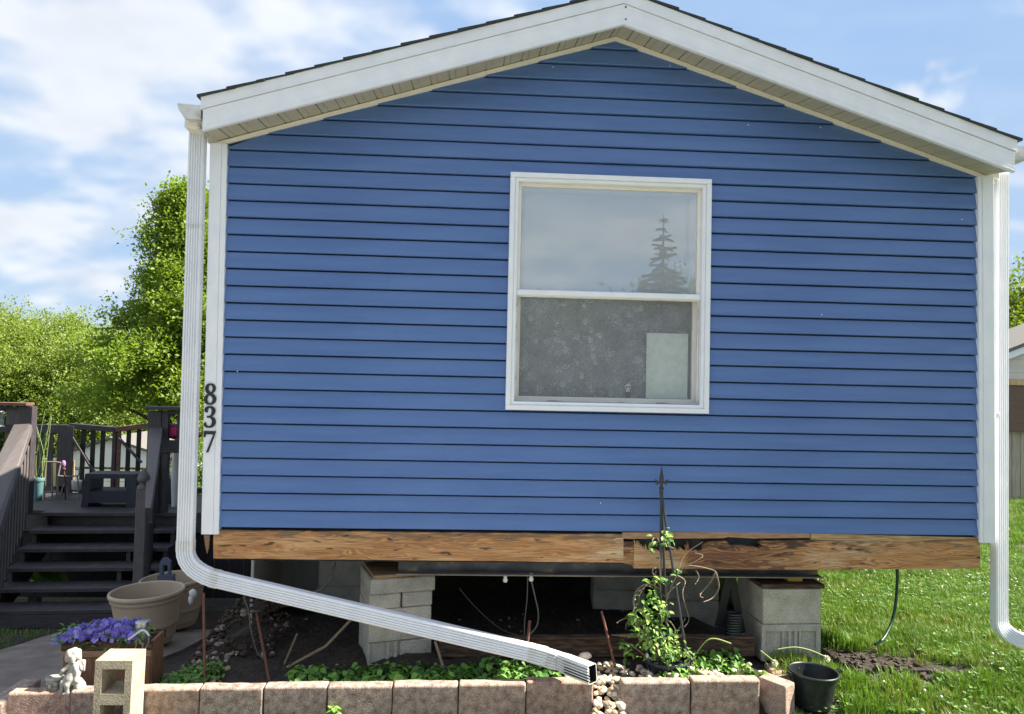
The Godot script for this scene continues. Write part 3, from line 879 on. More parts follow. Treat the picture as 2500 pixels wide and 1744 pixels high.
func build_downspouts(H: Node3D) -> void:
	var pr := pipe_profile(0.090, 0.060)
	# left: straight down, a pleated elbow, then a long run to the edging
	var top := Vector3(-0.148, 3.09, 0.055); var bend := Vector3(-0.126, 0.66, 0.07)
	var d0 := (bend - top).normalized()
	var s1 := pz(478, 1297, 0.10); var s2 := pz(1225, 1472, 0.335)
	var m := MB.new()
	m.sweep(pr, frames([top, bend]))
	var D := piece(H, "downspout", m, M.trim_white)
	var el := MB.new()
	var pts := []; var sc := []
	var ctl := bend + d0 * (bend.y - s1.y + 0.02)
	ctl = Vector3(-0.122, s1.y + 0.045, 0.078)
	var d1 := (s2 - s1).normalized()
	for k in 15:
		var f := k / 14.0
		pts.append(bend * (1 - f) * (1 - f) + ctl * 2 * f * (1 - f) + s1 * f * f)
		sc.append(1.05 if k % 2 == 0 else 1.015)
	el.sweep(pr, frames(pts, Vector3.BACK, sc))
	piece(D, "elbow", el, M.trim_white)
	for e in [[bend - d0 * 0.05, bend + d0 * 0.01], [s1 - d1 * 0.012, s1 + d1 * 0.035], [top + d0 * 0.55, top + d0 * 0.575]]:
		var sv := MB.new()
		sv.sweep(pipe_profile(0.090, 0.060, 1.055), frames(e))
		piece(D, "joint_sleeve", sv, M.dirtywhite)
	var run := MB.new()
	run.sweep(pr, frames([s1 - d1 * 0.01, s2]))
	piece(D, "long_run", run, M.trim_white)
	var e0 := s2 - d1 * 0.10; var e1 := pz(1250, 1482, 0.345); var e2 := pz(1328, 1512, 0.56)
	var ext := MB.new()
	var fr := frames([e0, e1 - d1 * 0.02, e1 + d1 * 0.01, e1 + (e2 - e1) * 0.3, e2], Vector3.BACK, [1.04, 1.04, 0.98, 1.08, 1.08])
	ext.sweep(pr, fr, false)
	# the inside of its open mouth
	var F: Transform3D = fr[4]; var K: Transform3D = fr[3]
	var inn := []
	for p in pr: inn.append(p * 0.93)
	for k in pr.size():
		var a: Vector2 = pr[k]; var b: Vector2 = pr[(k + 1) % pr.size()]; var c: Vector2 = inn[(k + 1) % pr.size()]; var d: Vector2 = inn[k]
		ext.q(F * Vector3(a.x, a.y, 0), F * Vector3(b.x, b.y, 0), F * Vector3(c.x, c.y, 0), F * Vector3(d.x, d.y, 0))
	piece(D, "outlet", ext, M.dirtywhite)
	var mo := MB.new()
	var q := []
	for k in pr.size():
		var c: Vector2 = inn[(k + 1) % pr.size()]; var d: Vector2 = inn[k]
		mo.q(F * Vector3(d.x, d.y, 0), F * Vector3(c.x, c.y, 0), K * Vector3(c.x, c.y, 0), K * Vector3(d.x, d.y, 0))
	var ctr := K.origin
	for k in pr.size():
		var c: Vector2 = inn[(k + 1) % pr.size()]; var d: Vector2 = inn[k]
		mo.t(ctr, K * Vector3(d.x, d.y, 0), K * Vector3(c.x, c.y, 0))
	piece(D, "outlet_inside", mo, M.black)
	for y in [0.0]:
		var st := MB.new()
		st.box(Vector3(-0.140, 3.105, 0.10), Vector3(0.085, 0.07, 0.16), 0.01)
		piece(D, "outlet_collar", st, M.cream)
	# right: straight down behind the corner post, kicked out at the foot
	var m2 := MB.new()
	var t2 := pz(2243, 388, -0.05); var b2 := pz(2241, 1395, -0.04)
	m2.sweep(pr, frames([t2, b2], Vector3(0.15, 0, 1)))
	var D2 := piece(H, "downspout", m2, M.trim_white)
	var e3 := MB.new()
	pts = []; sc = []
	var end := pz(2305, 1440, 0.06)
	var c2 := Vector3(b2.x, end.y + 0.01, -0.02)
	for k in 11:
		var f := k / 10.0
		pts.append(b2 * (1 - f) * (1 - f) + c2 * 2 * f * (1 - f) + end * f * f)
		sc.append(1.05 if k % 2 == 0 else 1.015)
	e3.sweep(pr, frames(pts, Vector3(0.15, 0, 1), sc))
	piece(D2, "elbow", e3, M.trim_white)
	var sb := MB.new()
	sb.box(pz(2236, 930, -0.01), Vector3(0.03, 0.03, 0.012), 0.003)
	piece(D2, "strap", sb, M.white)

func zp(x: float, y: float, ox: float, oy: float, s: float) -> Vector2:   # zoomed view -> 2296-wide view
	return Vector2(ox + x / s, oy + y / s) * (2296.0 / 2500.0)
func outline(a: Array, ox: float, oy: float, s: float, z: float) -> PackedVector2Array:
	var p := PackedVector2Array()
	for e in a:
		var k := zp(e[0], e[1], ox, oy, s)
		var w := pz(k.x, k.y, z)
		p.append(Vector2(w.x, w.y))
	return p
func slab(p: PackedVector2Array, z: float, th: float) -> MB:
	var m := MB.new()
	m.prism(p, Vector3(0, 0, z - th), Vector3.RIGHT, Vector3.UP, Vector3.BACK, th)
	return m
func build_rim(H: Node3D) -> void:
	var zf := 0.018
	# left length of the joist and the splice block at its end
	var e := zp(0, 0, 0, 0, 1)
	var left := PackedVector2Array()
	var l0 := pz(478, 1189, zf); var l1 := pz(1398, 1199, zf); var l2 := pz(1398, 1262, zf); var l3 := pz(478, 1253, zf)
	left.append(Vector2(l0.x, l0.y))
	for k in 12:
		var f := (k + 1) / 13.0
		left.append(Vector2(lerpf(l0.x, l1.x, f), lerpf(l0.y, l1.y, f) + R.randf_range(-0.003, 0.001)))
	left.append(Vector2(l1.x, l1.y)); left.append(Vector2(l2.x, l2.y))
	for k in 9:
		var f := (k + 1) / 10.0
		left.append(Vector2(lerpf(l2.x, l3.x, f), lerpf(l2.y, l3.y, f) + R.randf_range(-0.001, 0.003)))
	left.append(Vector2(l3.x, l3.y))
	var m := slab(left, zf, 0.038)
	m.flat_uv(0.0, 4.7, 0.56, 0.79)
	piece(H, "rim_joist", m, M.joist)
	m = slab(outline([[200, 1015], [335, 1015], [335, 1312], [190, 1273]], 1480, 1120, 5.006, zf - 0.008), zf - 0.008, 0.03)
	m.flat_uv(-1.0, 3.7, 0.56, 0.79)
	piece(H, "splice_block", m, M.joist)
	# right length, its top edge rotted and splintered away
	var a := [[345, 985], [365, 1060], [378, 1000], [392, 1050], [402, 1012], [415, 1085], [430, 1045], [440, 1105], [455, 1070], [470, 1112], [486, 1052], [498, 1112], [520, 1118], [530, 1078], [548, 1120], [580, 1100], [605, 1122], [660, 1135], [700, 1118], [760, 1138], [840, 1120], [850, 1090], [868, 1134], [900, 1110], [912, 1090], [940, 1122], [972, 1128], [980, 1060], [992, 1120], [1000, 1018], [1012, 1128], [1035, 1100], [1060, 1136], [1100, 1110], [1115, 1138], [1180, 1120], [1184, 1060], [1230, 1035], [1290, 1022], [1470, 1012], [1500, 1040], [1520, 1065]]
	var p := outline(a, 1480, 1120, 5.006, zf)
	p.append_array(outline([[905, 268], [960, 262], [1040, 268], [1060, 282], [1100, 276], [1150, 292], [1172, 268], [1145, 250], [1150, 232], [1550, 222], [1800, 232], [2270, 238]], 1500, 1250, 3.243, zf))
	for q in [[2198, 1208], [2198, 1275], [1800, 1279], [1421, 1275]]:
		var w := pz(q[0], q[1], zf)
		p.append(Vector2(w.x, w.y))
	m = slab(p, zf, 0.038)
	m.flat_uv(0.0, 4.7, 0.56, 0.79)
	piece(H, "rim_joist", m, M.joist)
	# thin plates between joist and siding
	m = slab(outline([[65, 165], [880, 162], [1550, 172], [1550, 207], [1110, 212], [900, 200], [860, 210], [150, 215], [66, 213]], 1500, 1250, 3.243, zf + 0.002), zf + 0.002, 0.05)
	piece(H, "sill_plate", m, M.wood_tan)
	m = slab(outline([[1556, 172], [2270, 190], [2893, 206], [2893, 252], [2270, 236], [1900, 230], [1556, 222]], 1500, 1250, 3.243, zf - 0.004), zf - 0.004, 0.05)
	piece(H, "sill_plate", m, M.wood_pale)
	var ft := MB.new()
	ft.box(Vector3(W / 2, 0.675, -0.038), Vector3(W - 0.03, 0.20, 0.02))
	piece(H, "felt_paper", ft, M.felt)
	var st := MB.new()
	var sa := pz(458, 1200, -0.03)
	st.prism(PackedVector2Array([Vector2(0, 0), Vector2(0.035, 0), Vector2(0.03, -0.08), Vector2(0.022, -0.11), Vector2(0.01, -0.06)]), sa, Vector3.RIGHT, Vector3.UP, Vector3.BACK, 0.01)
	piece(H, "splinter", st, M.wood_tan)
	# steel cross member and the two long chassis rails
	var b0 := pz(890, 1287, -0.05); var b1 := pz(1845, 1293, -0.05)
	var yb := 0.488
	for f in [["beam_web", Vector3((b0.x + b1.x) / 2, yb + 0.075, -0.12), Vector3(b1.x - b0.x, 0.14, 0.008), "steel"], ["beam_flange", Vector3((b0.x + b1.x) / 2, yb + 0.004, -0.105), Vector3(b1.x - b0.x + 0.01, 0.008, 0.11), "steel_edge"]]:
		var bm := MB.new()
		bm.box(f[1], f[2], 0.0015)
		piece(H, f[0], bm, M[f[3]])
	for x in [1.12, 3.50]:
		var bm := MB.new()
		bm.box(Vector3(x, yb + 0.08, -6.0), Vector3(0.008, 0.13, 11.4))
		bm.box(Vector3(x, yb + 0.013, -6.0), Vector3(0.10, 0.008, 11.4))
		piece(H, "chassis_rail", bm, M.steel)

func build_window(H: Node3D, x0: float, x1: float, y0: float, y1: float) -> void:
	var WN := Node3D.new()
	named(WN, "window", H)
	var ring := func(called: String, a0: float, a1: float, c0: float, c1: float, w: float, za: float, zb: float, mat: Material, bev := 0.003):
		for k in 4:
			var m := MB.new()
			var o: Vector3; var s: Vector3
			if k == 0: o = Vector3((a0 + a1) / 2, c0 + w / 2, 0); s = Vector3(a1 - a0, w, 0)
			elif k == 1: o = Vector3((a0 + a1) / 2, c1 - w / 2, 0); s = Vector3(a1 - a0, w, 0)
			elif k == 2: o = Vector3(a0 + w / 2, (c0 + c1) / 2, 0); s = Vector3(w, c1 - c0 - 2 * w, 0)
			else: o = Vector3(a1 - w / 2, (c0 + c1) / 2, 0); s = Vector3(w, c1 - c0 - 2 * w, 0)
			o.z = (za + zb) / 2; s.z = zb - za
			m.box(o, s, bev)
			piece(WN, called, m, mat)
	ring.call("casing", x0 - 0.006, x1 + 0.008, y0 - 0.008, y1 + 0.008, 0.030, -0.02, 0.046, M.white)
	ring.call("frame", x0 + 0.024, x1 - 0.022, y0 + 0.022, y1 - 0.022, 0.022, -0.06, 0.034, M.white)
	var gx0 := x0 + 0.046; var gx1 := x1 - 0.044; var gy0 := y0 + 0.044; var gy1 := y1 - 0.044
	var my := 2.205
	# upper sash stands outside the lower one
	ring.call("upper_sash", gx0, gx1, my - 0.02, gy1, 0.020, -0.034, -0.004, M.cream, 0.002)
	ring.call("lower_sash", gx0, gx1, gy0, my + 0.012, 0.030, -0.068, -0.038, M.cream, 0.002)
	var mr := MB.new()
	mr.box(Vector3((gx0 + gx1) / 2, my, 0.0), Vector3(gx1 - gx0, 0.034, 0.03), 0.004)
	piece(WN, "meeting_rail", mr, M.white)
	for g in [[my + 0.016, gy1 - 0.018, -0.018], [gy0 + 0.026, my - 0.012, -0.052]]:
		for k in 1:
			var m := MB.new()
			var z: float = g[2]
			m.box(Vector3((gx0 + gx1) / 2, (g[0] + g[1]) / 2, z), Vector3(gx1 - gx0 - 0.036, g[1] - g[0], 0.003))
			piece(WN, "pane", m, M.pane_upper if g[0] > my else M.pane)
	var sc := MB.new()
	sc.q(Vector3(gx0 + 0.01, gy0 + 0.005, -0.012), Vector3(gx1 - 0.01, gy0 + 0.005, -0.012), Vector3(gx1 - 0.01, my - 0.015, -0.012), Vector3(gx0 + 0.01, my - 0.015, -0.012))
	piece(WN, "insect_screen", sc, M.screen)
	ring.call("screen_frame", gx0 + 0.002, gx1 - 0.002, gy0, my - 0.016, 0.010, -0.017, -0.008, M.dirtywhite, 0.001)
	var sl := MB.new()
	sl.box(Vector3((x0 + x1) / 2, gy0 - 0.006, 0.0), Vector3(gx1 - gx0, 0.012, 0.05), 0.002)
	piece(WN, "sill", sl, M.dirtywhite)
	# jamb inside
	ring.call("jamb", gx0 - 0.002, gx1 + 0.002, gy0 - 0.002, gy1 + 0.002, 0.016, -0.20, -0.070, M.cream, 0.0)
	# what hangs inside
	var ms := MB.new()
	for k in 12:
		var xa := lerpf(gx0 + 0.05, gx1 - 0.05, k / 12.0); var xb := lerpf(gx0 + 0.05, gx1 - 0.05, (k + 1) / 12.0)
		ms.q(Vector3(xa, my - 0.03, -0.16 + 0.004 * sin(k)), Vector3(xb, my - 0.03, -0.16 + 0.004 * sin(k + 1)), Vector3(xb, gy1 - 0.02, -0.15), Vector3(xa, gy1 - 0.02, -0.15))
	solo("window_shade", ms, M.shade, "pale grey shade drawn down behind the upper window pane", "shade")
	var cu2 := MB.new()
	var n := 60
	for k in n:
		var fa := float(k) / n; var fb := float(k + 1) / n
		var xa := lerpf(gx0 + 0.02, gx1 - 0.02, fa); var xb := lerpf(gx0 + 0.02, gx1 - 0.02, fb)
		var za := -0.115 + 0.008 * sin(fa * 55.0 + sin(fa * 17.0)); var zb := -0.115 + 0.008 * sin(fb * 55.0 + sin(fb * 17.0))
		cu2.q(Vector3(xa, gy0 - 0.03, za), Vector3(xb, gy0 - 0.03, zb), Vector3(xb, my + 0.02, zb), Vector3(xa, my + 0.02, za))
	cu2.flat_uv(gx0, gx1, gy0 - 0.03, my + 0.02)
	solo("net_curtain", cu2, M.curtain, "dark grey curtain printed with pale tulips behind the lower window pane", "curtain")
	var pa := MB.new()
	var p0 := pz(1448, 893, -0.085); var p1 := pz(1543, 749, -0.085)
	pa.box((p0 + p1) / 2, Vector3(p1.x - p0.x, p1.y - p0.y, 0.002))
	solo("paper_sheet", pa, M.paper, "pale sheet of paper standing in the lower window corner", "paper")
	# small ornament on the sill: pale round face with a red scarf
	var so := pz(1408, 872, -0.085)
	var OR := thing("sill_ornament", "tiny white skull ornament with red scarf on the window sill", "ornament", so)
	var om := MB.new()
	om.ball(Vector3(0, 0.012, 0), Vector3(0.02, 0.022, 0.012), R, 0.0, 12)
	om.box(Vector3(0, -0.012, 0), Vector3(0.022, 0.016, 0.012), 0.003)
	piece(OR, "skull", om, M.ceramic)
	for s in [-1, 1]:
		var ey := MB.new()
		ey.ball(Vector3(s * 0.008, 0.011, 0.011), Vector3(0.006, 0.006, 0.003), R, 0.0, 8)
		piece(OR, "eye", ey, M.black)
	var rs := MB.new()
	rs.box(Vector3(-0.013, 0.028, 0.0), Vector3(0.026, 0.012, 0.014), 0.004, Basis(Vector3.BACK, 0.6))
	piece(OR, "scarf", rs, M.magenta)
	var fo := MB.new()
	fo.box(Vector3(0, -0.045, 0), Vector3(0.03, 0.05, 0.014), 0.004)
	piece(OR, "foot", fo, M.black)

# ---- block piers -------------------------------------------------------
func cmu(kind: String, s: Vector3) -> MB:
	var m := MB.new()
	if kind == "plain":
		m.box(Vector3.ZERO, s, 0.006, Basis.IDENTITY, 0.0012, R)
		return m
	var d := 0.014
	m.box(Vector3(0, 0, -d / 2), s - Vector3(0.002, 0.002, d), 0.004)
	var strips := [[-0.5, -0.43], [-0.16, -0.12], [-0.05, 0.0], [0.05, 0.1], [0.13, 0.17], [0.42, 0.5]] if kind == "double" else [[-0.5, -0.46], [-0.22, -0.16], [-0.10, -0.04], [0.0, 0.5]]
	for e in strips:
		m.box(Vector3((e[0] + e[1]) / 2 * s.x, 0, s.z / 2 - d / 2), Vector3((e[1] - e[0]) * s.x, s.y - 0.004, d), 0.003)
	if kind == "double":
		m.box(Vector3(0, s.y * 0.40, s.z / 2 - d / 2 - 0.0015), Vector3(s.x - 0.006, s.y * 0.19, d), 0.003)
		m.box(Vector3(0, -s.y * 0.42, s.z / 2 - d / 2 - 0.0015), Vector3(s.x - 0.006, s.y * 0.14, d), 0.003)
	return m
func pier(label: String, at: Vector3, turn: float, layers: Array) -> Node3D:
	var P := thing("block_pier", label, "pier", at, turn)
	var y := 0.0
	for l in layers:
		var hh: float = l[0]
		for b in l[1]:
			var o := piece(P, b[3] if b.size() > 3 else "concrete_block", b[2] if b[2] is MB else cmu(b[2], Vector3(b[1].x - 0.003, hh - 0.002, b[1].y)), M[b[4]] if b.size() > 4 else M.concrete)
			o.position = Vector3(b[0].x, y + hh / 2, b[0].y)
			o.rotation.y = R.randf_range(-0.02, 0.02)
		y += hh
	return P
func build_piers() -> void:
	var full := [[Vector2(0, 0), Vector2(0.39, 0.39), "plain"]]
	var pl := pier("tall block pier of stacked grey blocks behind the long sloping downspout", Vector3(1.045, -0.115, -0.30), 0.30, [
		[0.194, [[Vector2(0, 0), Vector2(0.392, 0.392), "half"]]],
		[0.194, [[Vector2(-0.005, 0.004), Vector2(0.385, 0.385), "plain"]]],
		[0.092, [[Vector2(-0.098, 0), Vector2(0.192, 0.385), "plain"], [Vector2(0.096, -0.006), Vector2(0.19, 0.385), "plain"]]],
		[0.092, [[Vector2(0.006, 0.004), Vector2(0.40, 0.39), "plain"]]],
		[0.022, [[Vector2(0.01, 0.01), Vector2(0.38, 0.36), "plain", "wood_plate", "wood_pale"]]]])
	var sm := MB.new()
	sm.box(Vector3.ZERO, Vector3(0.12, 0.03, 0.2), 0.003)
	pier("short block pier topped with a rotten plank under the bare joist end", Vector3(3.515, -0.04, -0.30), 0.03, [
		[0.230, [[Vector2(0, 0), Vector2(0.385, 0.39), "double"]]],
		[0.222, [[Vector2(0, 0.0), Vector2(0.383, 0.39), "plain"]]],
		[0.03, [[Vector2(0.004, 0.006), Vector2(0.41, 0.41), "plain", "rotten_plank", "wood_rot"]]],
		[0.035, [[Vector2(0.04, 0.1), Vector2(0.10, 0.12), "plain", "shim", "yellow_shim"], [Vector2(-0.05, -0.05), Vector2(0.2, 0.2), "plain", "shim", "wood_rot"]]]])
	# the next piers, back in the dark
	var bs := [[Vector3(3.12, -0.08, -1.05), "wide pale block pier in the dark under the floor behind the vine"], [Vector3(2.66, -0.08, -1.3), "narrow block pier deep under the floor between the two chassis rails"], [Vector3(0.55, -0.12, -1.5), "grey block pier in shadow under the left floor edge"], [Vector3(3.5, -0.08, -3.2), "block pier deep under the right chassis rail"]]
	for e in bs:
		pier(e[1], e[0], R.randf_range(-0.1, 0.1), [[0.194, full], [0.194, full], [0.194, full]])
	# anchor straps and the coil of old strap between them
	var i := 0
	for e in [[Vector2(1634, 1296), Vector2(1612, 1405), "left dark anchor strap slanting down beside the short pier"], [Vector2(1641, 1296), Vector2(1664, 1420), "right dark anchor strap slanting down against the short pier"]]:
		var m := MB.new()
		m.bar(pz(e[0].x, e[0].y, -0.2), pz(e[1].x, e[1].y, -0.22), 0.05, 0.012, 0.002, Vector3.BACK)
		solo("anchor_strap", m, M.black, e[2], "strap")
	var ck := thing("hose_coil", "coil of black corrugated hose standing beside the short pier", "coil", pz(1644, 1428, -0.12))
	for k in 9:
		var m := MB.new()
		var pts := []
		for j in 15: pts.append(Vector3(cos(TAU * j / 14) * 0.045 + R.randf_range(-0.002, 0.002) + k * 0.0012 - 0.006, 0.012 + k * 0.016 + 0.004 * sin(TAU * j / 14), sin(TAU * j / 14) * 0.045))
		m.tube(pts, [0.0075], 6)
		piece(ck, "hose_loop", m, M.bucket)
	# old skirting board lying between the piers
	var bd := MB.new()
	var q0 := pz(985, 1430, -0.10); var q1 := pz(1690, 1428, -0.10)
	bd.bar(q0, q1, 0.06, 0.012, 0.002)
	bd.bar(q0 + Vector3(0, -0.062, 0.01), q1 + Vector3(0, -0.062, 0.01), 0.02, 0.105, 0.002)
	solo("skirting_track", bd, M.wood_rot, "long weathered skirting board lying between the two front piers", "board")
	var sp := MB.new()
	sp.prism(PackedVector2Array([Vector2(0, 0), Vector2(0.2, 0.01), Vector2(0.46, 0.004), Vector2(0.42, -0.012), Vector2(0.1, -0.012)]), pz(1370, 1423, -0.06), Vector3.RIGHT, Vector3.UP, Vector3.BACK, 0.02)
	solo("split_lath", sp, M.stick, "thin split lath lying on the long skirting board", "lath")
	# stakes and sticks
	var stakes := [
		[[575, 1377, -0.16], [606, 1526, 0.20], 0.0085, "rust", "long rusty rod leaning in the dark soil left of the tall pier"],
		[[456, 1330, 0.02], [459, 1532, 0.22], 0.0085, "rust", "upright rusty rod beside the large taupe planter"],
		[[1188, 1392, 0.04], [1181, 1452, 0.1], 0.009, "rust", "short orange rusty rod standing under the hanging cables"],
		[[1349, 1371, 0.02], [1380, 1486, 0.16], 0.008, "rust", "leaning thin rod between the downspout mouth and the vine"],
		[[976, 1440, 0.0], [998, 1498, 0.14], 0.009, "stick", "stub of grey stick at the right foot of the tall pier"]]
	for e in stakes:
		var m := MB.new()
		m.tube([pz(e[0][0], e[0][1], e[0][2]), pz(e[1][0], e[1][1], e[1][2]) - Vector3(0, 0.03, 0)], [e[2]], 7)
		solo("stake", m, M[e[3]], e[4], "stake")
	var sticks := [[[666, 1422, -0.25], [637, 1490, -0.05], 0.006, "short straight stick standing in the dug soil"], [[785, 1392, -0.2], [730, 1450, -0.1], [642, 1498, 0.0], 0.009, "long bent stick leaning from the tall pier into the soil"]]
	for e in sticks:
		var m := MB.new()
		var pts := []
		for k in e.size() - 2: pts.append(pz(e[k][0], e[k][1], e[k][2]))
		m.tube(pts, [e[e.size() - 2]], 6)
		solo("stick", m, M.stick, e[e.size() - 1], "stick")
	# cables and porcelain insulators under the beam
	var cab := [
		[[[1183, 1290], [1182, 1340], [1176, 1400], [1177, 1432]], -0.12, 0.0035, "thin straight cable hanging from the steel beam"],
		[[[1192, 1305], [1200, 1340], [1207, 1375], [1203, 1405], [1180, 1430], [1150, 1455]], -0.08, 0.005, "pale looping cable hanging from the right insulator"],
		[[[1030, 1320], [1055, 1350], [1090, 1385], [1130, 1415], [1175, 1428]], -0.5, 0.004, "dark slack cable sagging in the space under the floor"],
		[[[546, 1338], [558, 1375], [562, 1410], [575, 1460], [590, 1480]], -0.12, 0.0045, "thin looping cable hanging in front of the dug soil"],
		[[[752, 1262], [740, 1300], [720, 1320], [700, 1330]], -0.25, 0.006, "grey cable curving up under the left joist"]]
	for e in cab:
		var m := MB.new()
		var pts := []
		for k in e[0]: pts.append(pz(k[0], k[1], e[1]))
		m.tube(smooth(pts, 5), [e[2]], 6)
		solo("cable", m, M.cable, e[3], "cable")
	for e in [[1133, 1299, "left white insulator knob under the steel beam"], [1191, 1297, "right white insulator knob holding the looped cable"]]:
		var m := MB.new()
		m.lathe([Vector2(0, -0.02), Vector2(0.012, -0.018), Vector2(0.016, -0.006), Vector2(0.012, 0.004), Vector2(0.009, 0.008), Vector2(0.012, 0.014), Vector2(0.010, 0.028), Vector2(0, 0.03)], 12, Transform3D(Basis.IDENTITY, pz(e[0], e[1], -0.08)))
		solo("insulator", m, M.ceramic, e[2], "insulator")
	var hz := MB.new()
	var hp := []
	for k in [[2012, 1270, -0.25], [2012, 1310, -0.25], [2009, 1350, -0.22], [2002, 1390, -0.2], [1990, 1418, -0.15], [1978, 1436, -0.1], [1962, 1446, -0.05]]: hp.append(pz(k[0], k[1], k[2]))
	hz.tube(smooth(hp, 5), [0.009], 8)
	solo("garden_hose", hz, M.hose, "dark green hose hanging from the joist into the bare patch of lawn", "hose")

func smooth(p: Array, n: int) -> Array:
	var o := []
	for i in p.size() - 1:
		var a: Vector3 = p[maxi(i - 1, 0)]; var d: Vector3 = p[mini(i + 2, p.size() - 1)]
		for k in n: o.append(p[i].cubic_interpolate(p[i + 1], a, d, float(k) / n))
	o.append(p[p.size() - 1])
	return o

# ---- garden edging and bed --------------------------------------------
func rblock(s: Vector3, r: float, amp: float, sd: int, nx := 8, ny := 5, nz := 3) -> MB:
	var m := MB.new()
	var f := noise(1.0, sd, 3)
	var h := s / 2
	var inner := h - Vector3(r, r, r)
	var pt := func(p: Vector3) -> Array:
		var k := p.clamp(-inner, inner)
		var d := (p - k)
		var nn := d.normalized() if d.length() > 1e-6 else Vector3.UP
		var o := k + nn * r
		var w := f.get_noise_3d(o.x * 9, o.y * 9, o.z * 9) * amp + f.get_noise_3d(o.x * 40, o.y * 40, o.z * 40) * amp * 0.5
		return [o + nn * w, nn]
	for ax in 3:
		for sg in [-1, 1]:
			var nu: int = [nz, nx, nx][ax]; var nv: int = [ny, nz, ny][ax]
			var g := []
			for i in nu + 1:
				var row := []
				for j in nv + 1:
					# points gather towards the rounded edges
					var a := sin((float(i) / nu - 0.5) * PI) ; var b := sin((float(j) / nv - 0.5) * PI)
					var p: Vector3
					if ax == 0: p = Vector3(sg * h.x, b * h.y, a * h.z)
					elif ax == 1: p = Vector3(a * h.x, sg * h.y, b * h.z)
					else: p = Vector3(a * h.x, b * h.y, sg * h.z)
					row.append(pt.call(p))
				g.append(row)
			for i in nu:
				for j in nv:
					var q := [g[i][j], g[i + 1][j], g[i + 1][j + 1], g[i][j + 1]]
					var nn: Vector3 = (q[1][0] - q[0][0]).cross(q[2][0] - q[0][0])
					var ax_n := Vector3.ZERO
					ax_n[ax] = sg
					if nn.dot(ax_n) < 0: q.reverse()
					m.tn(q[0][0], q[1][0], q[2][0], q[0][1], q[1][1], q[2][1])
					m.tn(q[0][0], q[2][0], q[3][0], q[0][1], q[2][1], q[3][1])
	return m
func leaf(l: float, w: float, fold := 0.25, droop := 0.3, pts := 4) -> MB:
	var m := MB.new()
	m.colored = true
	var prev := []
	for i in pts + 1:
		var f := float(i) / pts
		var ww := w * 0.5 * pow(sin(PI * clampf(f * 0.92 + 0.06, 0, 1)), 0.8)
		var c := Vector3(0, -droop * l * f * f, l * f)
		var row := [c + Vector3(-ww, ww * fold, 0), c, c + Vector3(ww, ww * fold, 0)]
		if i > 0:
			m.q(prev[0], row[0], row[1], prev[1]); m.q(prev[1], row[1], row[2], prev[2])
		prev = row
	return m
func greens(a: Color, b: Color) -> Color: return a.lerp(b, R.randf())
